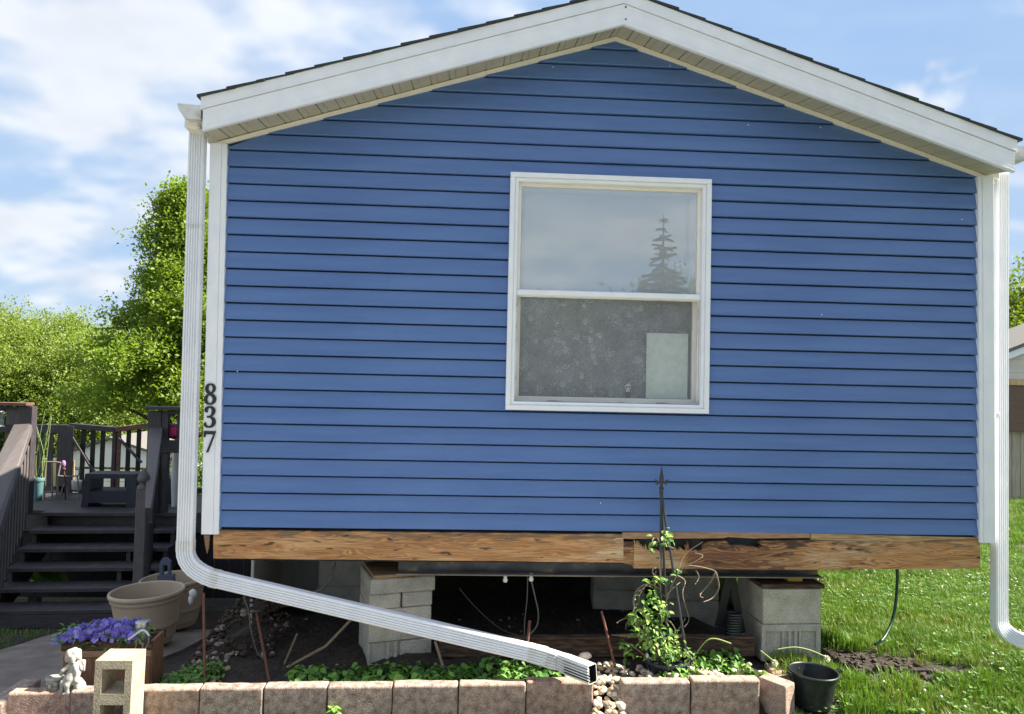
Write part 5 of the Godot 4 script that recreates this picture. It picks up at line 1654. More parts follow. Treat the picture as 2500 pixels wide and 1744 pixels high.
	for x in [-4.2, -2.9, -1.6, -0.3]:
		for z in [-3.4, -4.2]:
			var m := MB.new()
			m.box(Vector3(x, (dy + gy(x, z)) / 2 - 0.05, z), Vector3(0.09, dy - gy(x, z), 0.09))
			piece(D, "deck_post", m, M.deck_v)
	# front posts
	var zf := -3.12
	var post := func(sx0: float, sx1: float, sy0: float, sy1: float, z: float, called: String, mat: Material, d := 0.06):
		var a := sp(sx0, sy0, z); var b := sp(sx1, sy1, z)
		var m := MB.new()
		m.box((a + b) / 2, Vector3(absf(b.x - a.x), absf(a.y - b.y), d), 0.003)
		piece(D, called, m, mat)
	post.call(51, 74, 992, 1250, zf, "deck_post", M.deck_v, 0.09)
	post.call(-60, 74, 981, 991, zf + 0.02, "cap_rail", M.rail_red, 0.14)
	post.call(-60, 50, 991, 1000, zf, "top_rail", M.deck, 0.04)
	post.call(-60, 50, 1036, 1056, zf - 0.01, "middle_rail", M.deck, 0.04)
	for x in [-40, -18, 17, 36]: post.call(x, x + 9, 1000, 1240, zf - 0.03, "baluster", M.rail if x > 10 else M.deck_v, 0.03)
	# right post, with the boxed panel and its cut-out
	post.call(366, 389, 1003, 1250, zf, "deck_post", M.deck_v, 0.09)
	post.call(364, 470, 992, 1002, zf + 0.03, "cap_rail", M.deck, 0.16)
	post.call(389, 410, 1003, 1106, zf + 0.01, "panel_stile", M.deck_v, 0.05)
	post.call(437, 470, 1003, 1106, zf + 0.01, "panel_stile", M.deck_v, 0.05)
	post.call(410, 437, 1003, 1012, zf + 0.009, "panel_rail", M.deck, 0.05)
	post.call(410, 437, 1075, 1106, zf + 0.009, "panel_rail", M.deck, 0.05)
	post.call(392, 407, 1106, 1250, zf - 0.01, "deck_post", M.deck_v, 0.07)
	# back railing with gate and braces
	var zb := -4.28
	post.call(70, 143, 1036, 1058, zb, "back_rail", M.deck, 0.04)
	post.call(143, 162, 1037, 1250, zb, "deck_post", M.deck_v, 0.04)
	post.call(165, 172, 1040, 1250, zb + 0.03, "gate_stile", M.deck_v, 0.02)
	for x in [92, 118]: post.call(x, x + 5, 1058, 1245, zb, "baluster", M.deck_v, 0.012)
	for x in [198, 222, 246, 309, 334]: post.call(x, x + 4, 1046, 1235, zb, "baluster", M.black, 0.01)
	post.call(275, 280, 1044, 1235, zb + 0.01, "gate_stile", M.deck_v, 0.015)
	post.call(284, 289, 1044, 1235, zb + 0.01, "gate_stile", M.rail_red, 0.015)
	for e in [[172, 1040, 282, 1049, "deck"], [283, 1049, 368, 1039, "rail_red"]]:
		var m := MB.new()
		m.bar(sp(e[0], e[1], zb + 0.012), sp(e[2], e[3], zb + 0.012), 0.05, 0.06, 0.003)
		piece(D, "gate_rail", m, M[e[4]])
	for e in [[178, 1068, 234, 1160], [290, 1070, 345, 1130]]:
		var m := MB.new()
		m.bar(sp(e[0], e[1], zb + 0.03), sp(e[2], e[3], zb + 0.03), 0.02, 0.045, 0.002, Vector3.BACK)
		piece(D, "gate_brace", m, M.deck_v)
	var lw := MB.new()
	lw.box(Vector3(-2.3, 0.33, zb), Vector3(3.0, 0.06, 0.04))
	piece(D, "bottom_rail", lw, M.deck)
	# things on the deck
	var zk := -3.35
	var SS := thing("step_stool", "dark navy plastic step stool with a hand slot on the deck edge", "stool")
	var q := func(a: Array, z: float) -> PackedVector2Array:
		var p := PackedVector2Array()
		for e in a:
			var w := sp(200 + e[0] / 4.854, 950 + e[1] / 4.854, z)
			p.append(Vector2(w.x, w.y))
		return p
	for e in [["top_step", [[36, 1006], [628, 1012], [634, 1064], [26, 1062]]], ["leg", [[26, 1063], [92, 1063], [92, 1180], [60, 1432], [-20, 1432], [-2, 1290]]], ["leg", [[522, 1063], [634, 1065], [636, 1432], [522, 1432]]], ["lower_step", [[93, 1212], [521, 1212], [521, 1350], [70, 1350]]]]:
		var m := MB.new()
		m.prism(q.call(e[1], zk), Vector3(0, 0, zk - 0.26), Vector3.RIGHT, Vector3.UP, Vector3.BACK, 0.26)
		piece(SS, e[0], m, M.navy)
	var TP := thing("teal_planter", "teal planter box with tall thin stems on the deck", "planter")
	var tm := MB.new()
	var t0 := sp(74, 1245, -3.7); var t1 := sp(97, 1201, -3.7)
	var tc := Vector3((t0.x + t1.x) / 2, dy, -3.75)
	var tw := (t1.x - t0.x) / 2
	tm.lathe([Vector2(0, 0), Vector2(tw * 0.85, 0), Vector2(tw * 1.1, 0.20), Vector2(tw * 1.25, 0.20), Vector2(tw * 1.25, 0.235), Vector2(tw * 1.0, 0.235), Vector2(0, 0.2)], 16, Transform3D(Basis.IDENTITY, tc))
	piece(TP, "pot", tm, M.teal)
	for k in 9:
		var m := MB.new()
		m.colored = true; m.col = Color(0.22, 0.30, 0.12)
		var o := tc + Vector3(R.randf_range(-0.05, 0.05), 0.2, R.randf_range(-0.05, 0.05))
		m.tube(smooth([o, o + Vector3(R.randf_range(-0.05, 0.06), 0.25, 0), o + Vector3(R.randf_range(-0.10, 0.12), R.randf_range(0.45, 0.75), 0)], 4), [0.006, 0.005, 0.004], 5)
		piece(TP, "stem", m, M.leaf)
	var wires := [
		["tall wire plant stand behind the teal planter on the deck", [[[100, 1128], [103, 1160], [107, 1200], [112, 1245]], [[100, 1130], [125, 1128], [148, 1130]], [[112, 1130], [106, 1150], [108, 1190], [104, 1245]], [[97, 1200], [118, 1201], [140, 1198]], [[148, 1130], [141, 1165], [138, 1200], [134, 1245]], [[100, 1228], [120, 1230], [142, 1226]], [[126, 1130], [127, 1180], [126, 1245]]]],
		["low wire plant rack beside the step stool on the deck", [[[138, 1162], [165, 1164], [190, 1162]], [[140, 1164], [142, 1200], [146, 1238]], [[188, 1162], [191, 1190], [190, 1240]], [[158, 1182], [150, 1200], [146, 1238]], [[160, 1182], [164, 1205], [164, 1240]], [[146, 1232], [170, 1233], [192, 1232]], [[184, 1146], [193, 1148], [192, 1162]]]]]
	for e in wires:
		var T := thing("wire_plant_stand", e[0], "plant stand")
		for l in e[1]:
			var m := MB.new()
			var pts := []
			for p in l: pts.append(sp(p[0], p[1], -3.85))
			m.tube(smooth(pts, 4), [0.008], 6)
			piece(T, "wire", m, M.wire)
	var bl := thing("purple_blossom", "single purple blossom on a dark stem above the wire rack", "flower")
	var bm := MB.new()
	bm.colored = true; bm.col = Color(0.35, 0.18, 0.42)
	bm.ball(sp(154, 1133, -3.8), Vector3(0.026, 0.04, 0.02), R, 0.15, 8)
	piece(bl, "petals", bm, M.flower)
	bm = MB.new()
	bm.ball(sp(155, 1146, -3.8), Vector3(0.022, 0.022, 0.02), R, 0.1, 8)
	bm.tube([sp(155, 1148, -3.8), sp(160, 1180, -3.8), sp(158, 1240, -3.8)], [0.008], 6)
	piece(bl, "stem", bm, M.wood_rot)
	for e in [["small_tub", 90, 1223, 0.05, "small white tub on the deck behind the wire stand"], ["small_tub", 186, 1196, 0.05, "white bottle hanging on the low wire rack"]]:
		var o := sp(e[1], e[2], -3.9)
		var m := MB.new()
		m.lathe([Vector2(0, 0), Vector2(0.045, 0), Vector2(0.05, 0.09), Vector2(0.052, 0.1), Vector2(0, 0.1)], 12, Transform3D(Basis.IDENTITY, Vector3(o.x, dy if e[2] > 1200 else o.y, o.z)))
		solo(e[0], m, M.ceramic, e[4], "tub")
	# lantern in the cut-out, lantern on the left rail, bin and folded chair by the wall
	var LN := thing("magenta_lantern", "small lantern with a magenta glass panel in the deck panel opening", "lantern", sp(424, 1068, -3.16))
	for e in [["body", Vector3(0, 0.06, 0), Vector3(0.085, 0.10, 0.06), "magenta"], ["top", Vector3(0, 0.125, 0), Vector3(0.10, 0.025, 0.07), "plastic_grey"], ["base", Vector3(0, 0.0, 0), Vector3(0.09, 0.02, 0.065), "black"]]:
		var m := MB.new()
		m.box(e[1], e[2], 0.006)
		piece(LN, e[0], m, M[e[3]])
	var L2 := thing("white_lantern", "slim white lantern hanging on the deck rail", "lantern", sp(4, 1030, -3.05))
	for e in [["cap", Vector3(0, 0.09, 0), 0.03], ["base", Vector3(0, -0.05, 0), 0.03]]:
		var m := MB.new()
		m.lathe([Vector2(0, 0.02), Vector2(0.02, 0.015), Vector2(e[2], 0.0), Vector2(0, 0)], 10, Transform3D(Basis.IDENTITY, e[1]))
		piece(L2, e[0], m, M.ceramic)
	var lg := MB.new()
	lg.lathe([Vector2(0.018, -0.04), Vector2(0.02, 0.085)], 10)
	piece(L2, "glass", lg, M.jar)
	var b0 := sp(414, 1238, -3.6)
	var bn := MB.new()
	bn.lathe([Vector2(0, 0), Vector2(0.10, 0), Vector2(0.12, 0.26), Vector2(0.13, 0.26), Vector2(0.13, 0.28), Vector2(0, 0.28)], 18, Transform3D(Basis.IDENTITY, Vector3(b0.x, dy, -3.7)))
	solo("teal_bin", bn, M.teal_dark, "dark teal bin on the deck close to the house wall", "bin")
	var FC := thing("folded_umbrella", "beige folded umbrella leaning behind the deck panel", "umbrella")
	var f0 := sp(427, 1240, -3.45); var f1 := sp(428, 1108, -3.45)
	var fu := MB.new()
	fu.tube([Vector3(f0.x, dy, -3.45), Vector3(f0.x, dy + 0.3, -3.45), f1], [0.035, 0.05, 0.03], 10)
	piece(FC, "cloth", fu, M.cream)
	fu = MB.new()
	fu.tube([f1, f1 + Vector3(0, 0.10, 0)], [0.012], 8)
	piece(FC, "pole", fu, M.wire)
	# hosta under the stairs
	var HS := thing("hosta", "broad leaved green plant growing in the dark under the stairs", "plant")
	for k in 14:
		var l := leaf(0.22, 0.11, 0.3, 0.5, 5)
		var cc := greens(Color(0.10, 0.22, 0.03), Color(0.22, 0.36, 0.06))
		for i in l.c.size(): l.c[i] = cc
		var o := piece(HS, "leaf", l, M.leaf)
		o.transform = Transform3D(Basis(Vector3.UP, R.randf_range(-1.5, 1.5)) * Basis(Vector3.RIGHT, R.randf_range(-0.8, 0.2)), sp(R.randf_range(55, 140), 1395, -2.95))

# ---- planters, statue --------------------------------------------------
func build_pots() -> void:
	var prof := [Vector2(0, 0.0), Vector2(0.20, 0.0), Vector2(0.206, 0.012), Vector2(0.211, 0.045), Vector2(0.222, 0.047), Vector2(0.225, 0.058), Vector2(0.239, 0.150), Vector2(0.250, 0.152), Vector2(0.252, 0.165), Vector2(0.256, 0.195), Vector2(0.248, 0.199), Vector2(0.276, 0.36), Vector2(0.276, 0.362), Vector2(0.288, 0.372), Vector2(0.290, 0.395), Vector2(0.285, 0.402), Vector2(0.300, 0.410), Vector2(0.306, 0.425), Vector2(0.302, 0.442), Vector2(0.290, 0.447), Vector2(0.278, 0.436), Vector2(0.262, 0.30), Vector2(0.24, 0.18), Vector2(0, 0.17)]
	var i := 0
	for e in [[333, 1324, -1.3, "large taupe barrel planter at the foot of the stairs", 0.87], [392, 1297, -1.95, "second taupe barrel planter behind the larger one against the deck", 0.87]]:
		var c := pz(e[0], e[1], e[2])
		var base: float = c.y - 0.44 * e[4]
		var P := thing("barrel_planter", e[3], "planter", Vector3(c.x, base, e[2]), 0.0)
		P.rotation.z = 0.03
		P.scale = Vector3(e[4], e[4], e[4])
		var m := MB.new()
		m.lathe(prof, 44)
		piece(P, "tub", m, M.taupe)
		var s := MB.new()
		s.lathe([Vector2(0.0, 0.26), Vector2(0.12, 0.265), Vector2(0.252, 0.255)], 24)
		piece(P, "soil", s, M.soil)
		if i == 0:
			for k in 2:
				var lm := MB.new()
				lm.bar(Vector3(0.02 + k * 0.03, 0.165, 0.2465), Vector3(0.05 + k * 0.03, 0.19, 0.2495), 0.006, 0.003)
				piece(P, "moulded_mark", lm, M.taupe)
		i += 1
	# grey plastic sprinkler standing in the back planter
	var go := pz(369, 1305, -1.75)
	var G := thing("lawn_sprinkler", "blue grey plastic sprinkler head standing in the back planter", "sprinkler", go)
	for e in [["body", PackedVector2Array([Vector2(-0.045, -0.05), Vector2(0.04, -0.06), Vector2(0.075, 0.0), Vector2(0.07, 0.06), Vector2(-0.055, 0.055)])], ["arm", PackedVector2Array([Vector2(-0.045, 0.05), Vector2(-0.02, 0.05), Vector2(-0.018, 0.14), Vector2(0.018, 0.13), Vector2(0.02, 0.05), Vector2(0.04, 0.05), Vector2(0.038, 0.16), Vector2(0.01, 0.19), Vector2(-0.03, 0.185), Vector2(-0.05, 0.14)])], ["foot", PackedVector2Array([Vector2(0.02, -0.05), Vector2(0.1, -0.03), Vector2(0.09, 0.0), Vector2(0.03, -0.01)])]]:
		var m := MB.new()
		m.prism(e[1], Vector3(0, 0, -0.03), Vector3.RIGHT, Vector3.UP, Vector3.BACK, 0.05 if e[0] == "body" else 0.03)
		piece(G, e[0], m, M.plastic_grey)
	var bg := MB.new()
	bg.ball(pz(432, 1332, -1.2), Vector3(0.03, 0.035, 0.02), R, 0.15, 10)
	bg.ball(pz(428, 1345, -1.2), Vector3(0.02, 0.04, 0.02), R, 0.15, 8)
	solo("white_bulb", bg, M.ceramic, "white plastic bulb tucked against the large planter rim", "bulb")
	# wooden flower box
	var a := sp(151, 1573, 0.10); var b := sp(369, 1560, 0.10)
	var wd := b.x - a.x
	var base := gy((a.x + b.x) / 2, 0.0)
	var hh := (a.y + b.y) / 2 - base
	var X := thing("flower_box", "brown wooden flower box full of purple pansies", "planter", Vector3((a.x + b.x) / 2, base, 0.0), 0.04)
	var dp := 0.2
	for e in [["rim", Vector3(0, hh - 0.025, dp / 2), Vector3(wd, 0.05, 0.016), "wood_rot"], ["rail", Vector3(0, hh - 0.068, dp / 2), Vector3(wd - 0.012, 0.034, 0.022), "wood_tan"], ["rail", Vector3(0, 0.032, dp / 2), Vector3(wd - 0.03, 0.045, 0.022), "wood_tan"], ["rim", Vector3(0, hh - 0.025, -dp / 2), Vector3(wd, 0.05, 0.016), "wood_rot"], ["end_panel", Vector3(-wd / 2 + 0.012, hh / 2, 0), Vector3(0.018, hh - 0.01, dp - 0.02), "wood_red"], ["end_panel", Vector3(wd / 2 - 0.012, hh / 2, 0), Vector3(0.018, hh - 0.01, dp - 0.02), "wood_red"], ["back_panel", Vector3(0, hh / 2, -dp / 2 + 0.01), Vector3(wd - 0.04, hh - 0.02, 0.012), "wood_red"], ["liner", Vector3(0, hh - 0.045, 0), Vector3(wd - 0.04, 0.05, dp - 0.03), "soil"]]:
		var m := MB.new()
		m.box(e[1], e[2], 0.002)
		piece(X, e[0], m, M[e[3]])
	for k in 6:
		var m := MB.new()
		m.box(Vector3(lerpf(-wd / 2 + 0.05, wd / 2 - 0.05, k / 5.0), hh / 2 - 0.01, dp / 2 - 0.006), Vector3((wd - 0.06) / 6 + 0.008, hh - 0.10, 0.012), 0.002)
		piece(X, "plank", m, M.wood_red)
	var PN := thing("pansies", "bushy purple pansies in bloom in the wooden flower box", "flowers", X.position, 0.04)
	var fl := []
	for c in [Color(0.21, 0.17, 0.66), Color(0.28, 0.22, 0.76), Color(0.17, 0.12, 0.55), Color(0.36, 0.32, 0.80)]:
		var m := MB.new()
		m.colored = true
		for k in 5:
			var an := TAU * k / 5.0 + 0.3
			var s := 0.016 if k < 3 else 0.019
			var o := Vector3(cos(an), sin(an), 0) * 0.010
			m.col = c.lerp(Color(0.1, 0.06, 0.35), 0.25 * (k % 2))
			for j in 8:
				var w0 := TAU * j / 8; var w1 := TAU * (j + 1) / 8
				m.t(o + Vector3(0, 0, 0.001 * k), o + Vector3(cos(w0) * s * 0.62, sin(w0) * s * 0.62, 0.001 * k - 0.003), o + Vector3(cos(w1) * s * 0.62, sin(w1) * s * 0.62, 0.001 * k - 0.003))
		m.col = Color(0.6, 0.5, 0.08)
		m.ball(Vector3(0, 0, 0.004), Vector3(0.003, 0.003, 0.002), R, 0, 6)
		fl.append(m.mesh())
	for k in 230:
		var x := R.randf_range(-wd / 2 - 0.05, wd / 2 - 0.09); var z := R.randf_range(-0.10, 0.13)
		var top := hh + 0.015 + 0.075 * (1.0 - pow(absf(x) / (wd * 0.62), 2)) * R.randf_range(0.2, 1.0) - absf(z - 0.01) * 0.22
		var o := piece(PN, "blossom", fl[R.randi() % 4], M.flower)
		var s := R.randf_range(0.68, 1.0)
		o.transform = Transform3D((Basis(Vector3.UP, R.randf_range(-1.0, 1.0)) * Basis(Vector3.RIGHT, R.randf_range(-0.9, 0.2)) * Basis(Vector3.BACK, R.randf_range(-0.5, 0.5))).scaled(Vector3(s, s, s)), Vector3(x, top, z))
	var lf := leaf(0.034, 0.018, 0.3, 0.3)
	for i2 in lf.c.size(): lf.c[i2] = Color.WHITE
	var tf := []; var cs := []
	for k in 620:
		var x := R.randf_range(-wd / 2 - 0.05, wd / 2 - 0.06); var z := R.randf_range(-0.11, 0.125)
		tf.append(Transform3D(Basis(Vector3.UP, R.randf() * TAU) * Basis(Vector3.RIGHT, R.randf_range(-1.0, 0.4)), Vector3(x, hh + R.randf_range(-0.02, 0.055) - absf(z) * 0.15, z))); cs.append(greens(Color(0.05, 0.14, 0.025), Color(0.2, 0.36, 0.07)))
	scatter(PN, "foliage", lf.mesh(), M.leaf, tf, cs).set_meta("kind", "stuff")
	# jar lantern at its right end
	var jo := sp(343, 1560, 0.06)
	var J := thing("jar_lantern", "clear glass jar lantern with silver lid on the flower box", "lantern", Vector3(jo.x, X.position.y + hh - 0.02, 0.05))
	var jm := MB.new()
	jm.lathe([Vector2(0, 0), Vector2(0.038, 0.0), Vector2(0.043, 0.008), Vector2(0.043, 0.07), Vector2(0.034, 0.085), Vector2(0.033, 0.092)], 22)
	piece(J, "glass", jm, M.jar)
	jm = MB.new()
	jm.lathe([Vector2(0.0355, 0.09), Vector2(0.0365, 0.091), Vector2(0.0365, 0.113), Vector2(0.034, 0.116), Vector2(0, 0.116)], 22)
	piece(J, "lid", jm, M.silver)
	jm = MB.new()
	var hp := []
	for p in [[314, 1562], [330, 1550], [346, 1540], [356, 1543], [364, 1553]]: hp.append(J.transform.affine_inverse() * sp(p[0], p[1], 0.13))
	jm.tube(smooth(hp, 4), [0.007, 0.006], 8)
	piece(J, "handle", jm, M.ceramic)
	for e in [[[334, 1558], [332, 1575], [328, 1592]], [[338, 1560], [346, 1575], [350, 1588]], [[364, 1556], [360, 1575], [350, 1588]]]:
		var m := MB.new()
		var pts := []
		for p in e: pts.append(J.transform.affine_inverse() * sp(p[0], p[1], 0.16))
		m.tube(smooth(pts, 4), [0.003], 6)
		piece(J, "wire", m, M.wire)
	# cherub and basin
	var so := Vector3(sp(176, 1690, 0.345).x, sp(176, 1687, 0.345).y, 0.345)
	var ST := thing("cherub_statue", "small white stone cherub statue sitting on the edging", "statue", so)
	piece(ST, "figure", cherub(), M.stone_pot)
	var wg := MB.new()
	wg.ball(Vector3(0.040, 0.122, 0.0), Vector3(0.008, 0.018, 0.010), R, 0.06, 10, Basis(Vector3.BACK, 0.3))
	piece(ST, "wing", wg, M.stone_pot)
	var bo := Vector3(sp(131, 1685, 0.34).x, so.y, 0.335)
	var BS := thing("stone_basin", "small white stone basin beside the cherub statue", "basin", bo)
	var bz := MB.new()
	bz.lathe([Vector2(0, 0), Vector2(0.030, 0.0), Vector2(0.034, 0.012), Vector2(0.026, 0.022), Vector2(0.034, 0.045), Vector2(0.040, 0.056), Vector2(0.050, 0.06), Vector2(0.050, 0.068), Vector2(0.042, 0.07), Vector2(0.034, 0.06), Vector2(0, 0.055)], 20, Transform3D(Basis().scaled(Vector3(0.9, 1.0, 0.8)), Vector3.ZERO))
	piece(BS, "bowl", bz, M.stone_pot)
	for k in 7:
		var m := MB.new()
		m.ball(Vector3(cos(k * 0.9) * 0.03, 0.03 + 0.01 * (k % 2), sin(k * 0.9) * 0.03), Vector3(0.011, 0.013, 0.009), R, 0.15, 8)
		piece(BS, "relief", m, M.stone_pot)
	var rk := MB.new()
	rk.ball(Vector3(-0.255, -0.145, 0.23), Vector3(0.06, 0.05, 0.05), R, 0.2, 10)
	rk.v = rk.v
	solo("dark_rock", rk, M.plastic_grey, "blue grey rock behind the hollow block", "rock")

# a little seated figure, blended from tapered capsules and meshed as one surface
func cherub() -> MB:
	var cell := 0.0042
	var lo := Vector3(-0.075, -0.006, -0.062); var nx := 36; var ny := 58; var nz := 30
	var f := PackedFloat32Array()
	f.resize(nx * ny * nz); f.fill(0.0)
	var bones := [
		[Vector3(-0.012, 0.180, 0.008), Vector3(-0.010, 0.186, 0.006), 0.026, 0.027], [Vector3(-0.034, 0.176, 0.012), Vector3(-0.038, 0.174, 0.012), 0.006, 0.004], [Vector3(-0.026, 0.165, 0.012), Vector3(-0.024, 0.163, 0.01), 0.012, 0.012],
		[Vector3(-0.016, 0.206, 0.014), Vector3(0.004, 0.210, 0.0), 0.016, 0.018], [Vector3(0.012, 0.200, 0.010), Vector3(0.022, 0.178, 0.006), 0.017, 0.016], [Vector3(0.006, 0.184, 0.026), Vector3(0.012, 0.160, 0.028), 0.013, 0.010], [Vector3(-0.026, 0.204, 0.010), Vector3(-0.028, 0.196, -0.008), 0.011, 0.012], [Vector3(0.016, 0.2, -0.016), Vector3(0.02, 0.16, -0.018), 0.015, 0.012], [Vector3(-0.014, 0.2, 0.024), Vector3(-0.008, 0.19, 0.028), 0.009, 0.008],
		[Vector3(0.000, 0.155, 0.004), Vector3(0.004, 0.135, 0.002), 0.014, 0.024], [Vector3(0.004, 0.135, 0.002), Vector3(0.008, 0.095, 0.002), 0.026, 0.030], [Vector3(0.006, 0.095, 0.004), Vector3(0.000, 0.070, 0.010), 0.033, 0.038], [Vector3(-0.02, 0.068, 0.012), Vector3(0.02, 0.06, 0.02), 0.022, 0.022],
		[Vector3(-0.004, 0.075, 0.02), Vector3(-0.034, 0.055, 0.030), 0.019, 0.016], [Vector3(-0.034, 0.055, 0.030), Vector3(-0.040, 0.012, 0.030), 0.014, 0.010], [Vector3(-0.040, 0.008, 0.030), Vector3(-0.056, 0.004, 0.036), 0.010, 0.007],
		[Vector3(0.010, 0.072, 0.022), Vector3(-0.006, 0.045, 0.042), 0.019, 0.016], [Vector3(-0.006, 0.045, 0.042), Vector3(-0.004, 0.010, 0.042), 0.014, 0.011], [Vector3(-0.004, 0.007, 0.042), Vector3(-0.018, 0.003, 0.05), 0.010, 0.007],
		[Vector3(-0.008, 0.140, 0.024), Vector3(-0.036, 0.118, 0.032), 0.012, 0.011], [Vector3(-0.036, 0.118, 0.032), Vector3(-0.050, 0.096, 0.022), 0.011, 0.010], [Vector3(0.018, 0.138, 0.022), Vector3(0.034, 0.105, 0.026), 0.012, 0.011], [Vector3(0.034, 0.105, 0.026), Vector3(0.032, 0.075, 0.034), 0.011, 0.010], [Vector3(0.034, 0.068, 0.036), Vector3(0.042, 0.062, 0.034), 0.012, 0.012],
		[Vector3(0.036, 0.050, 0.026), Vector3(0.044, 0.020, 0.024), 0.017, 0.020], [Vector3(0.03, 0.02, -0.005), Vector3(0.01, 0.03, -0.02), 0.034, 0.034], [Vector3(-0.03, 0.002, 0.01), Vector3(0.04, 0.002, 0.01), 0.016, 0.02], [Vector3(0.028, 0.135, -0.012), Vector3(0.042, 0.146, -0.018), 0.012, 0.010], [Vector3(0.042, 0.146, -0.018), Vector3(0.047, 0.100, -0.016), 0.012, 0.006]]
	var kk := 620.0
	for b in bones:
		var pad: float = maxf(b[2], b[3]) + 0.016
		var mn: Vector3 = b[0].min(b[1]) - Vector3.ONE * pad - lo; var mx: Vector3 = b[0].max(b[1]) + Vector3.ONE * pad - lo
		var ab: Vector3 = b[1] - b[0]
		var l2 := maxf(ab.length_squared(), 1e-9)
		for i in range(maxi(0, int(mn.x / cell)), mini(nx, int(mx.x / cell) + 1)):
			for j in range(maxi(0, int(mn.y / cell)), mini(ny, int(mx.y / cell) + 1)):
				for k in range(maxi(0, int(mn.z / cell)), mini(nz, int(mx.z / cell) + 1)):
					var p: Vector3 = lo + Vector3(i, j, k) * cell - b[0]
					var t := clampf(p.dot(ab) / l2, 0, 1)
					var d: float = (p - ab * t).length() - lerpf(b[2], b[3], t)
					f[(i * ny + j) * nz + k] += exp(-kk * d)
	for i in f.size(): f[i] = 0.03 if f[i] < 1e-6 else -log(f[i]) / kk
	var m := MB.new()
	var vid := {}
	var pos := []
	var at := func(i, j, k): return f[(i * ny + j) * nz + k]
	for i in nx - 1:
		for j in ny - 1:
			for k in nz - 1:
				var s := Vector3.ZERO; var c := 0
				var neg := 0
				var val := []
				for q in 8:
					var w: float = f[((i + (q & 1)) * ny + j + ((q >> 1) & 1)) * nz + k + ((q >> 2) & 1)]
					val.append(w)
					if w < 0: neg += 1
				if neg == 0 or neg == 8: continue
				for e in [[0, 1], [2, 3], [4, 5], [6, 7], [0, 2], [1, 3], [4, 6], [5, 7], [0, 4], [1, 5], [2, 6], [3, 7]]:
					var a: float = val[e[0]]; var b: float = val[e[1]]
					if (a < 0) != (b < 0):
						var t := a / (a - b)
						var pa := Vector3(e[0] & 1, (e[0] >> 1) & 1, (e[0] >> 2) & 1); var pb := Vector3(e[1] & 1, (e[1] >> 1) & 1, (e[1] >> 2) & 1)
						s += pa.lerp(pb, t); c += 1
				vid[(i * ny + j) * nz + k] = pos.size()
				pos.append(lo + (Vector3(i, j, k) + s / c) * cell)
	var nr := []
	nr.resize(pos.size()); nr.fill(Vector3.ZERO)
	var quads := []
	for i in range(1, nx - 1):
		for j in range(1, ny - 1):
			for k in range(1, nz - 1):
				var a: float = f[(i * ny + j) * nz + k]
				for ax in 3:
					var o := [[1, 0, 0], [0, 1, 0], [0, 0, 1]][ax] as Array
					var b: float = f[((i + o[0]) * ny + j + o[1]) * nz + k + o[2]]
					if (a < 0) == (b < 0): continue
					var u := [[0, 1, 0], [0, 0, 1], [1, 0, 0]][ax] as Array
					var w := [[0, 0, 1], [1, 0, 0], [0, 1, 0]][ax] as Array
					var id := []
					for e in [[1, 1], [0, 1], [0, 0], [1, 0]]:
						id.append(vid.get(((i - e[0] * u[0] - e[1] * w[0]) * ny + j - e[0] * u[1] - e[1] * w[1]) * nz + k - e[0] * u[2] - e[1] * w[2], -1))
					if -1 in id: continue
					if a > 0: id.reverse()
					var nn: Vector3 = (pos[id[1]] - pos[id[0]]).cross(pos[id[2]] - pos[id[0]])
					for e in id: nr[e] += nn
					quads.append(id)
	for e in nr.size(): nr[e] = nr[e].normalized()
	for q in quads:
		m.tn(pos[q[0]], pos[q[1]], pos[q[2]], nr[q[0]], nr[q[1]], nr[q[2]])
		m.tn(pos[q[0]], pos[q[2]], pos[q[3]], nr[q[0]], nr[q[2]], nr[q[3]])
	return m

# ---- trees and neighbours ---------------------------------------------
func spray(n: int, l: float, w: float, sd: int) -> ArrayMesh:
	var rr := RandomNumberGenerator.new()
	rr.seed = sd
	var m := MB.new()
	m.colored = true
	for k in n:
		var b := Basis(Vector3.UP, rr.randf() * TAU) * Basis(Vector3.RIGHT, rr.randf_range(-1.3, 0.7)) * Basis(Vector3.BACK, rr.randf_range(-0.8, 0.8))
		var o := Vector3(rr.randfn(), rr.randfn(), rr.randfn()) * l * 0.9
		var s := rr.randf_range(0.7, 1.2)
		var g := rr.randf_range(0.85, 1.15)
		m.col = Color(g, g, g)
		m.q(o, o + b * Vector3(w * 0.5, 0.1 * w, l * 0.45) * s, o + b * Vector3(0, -0.1 * l, l) * s, o + b * Vector3(-w * 0.5, 0.1 * w, l * 0.45) * s)
	return m.mesh()
var sprays := []
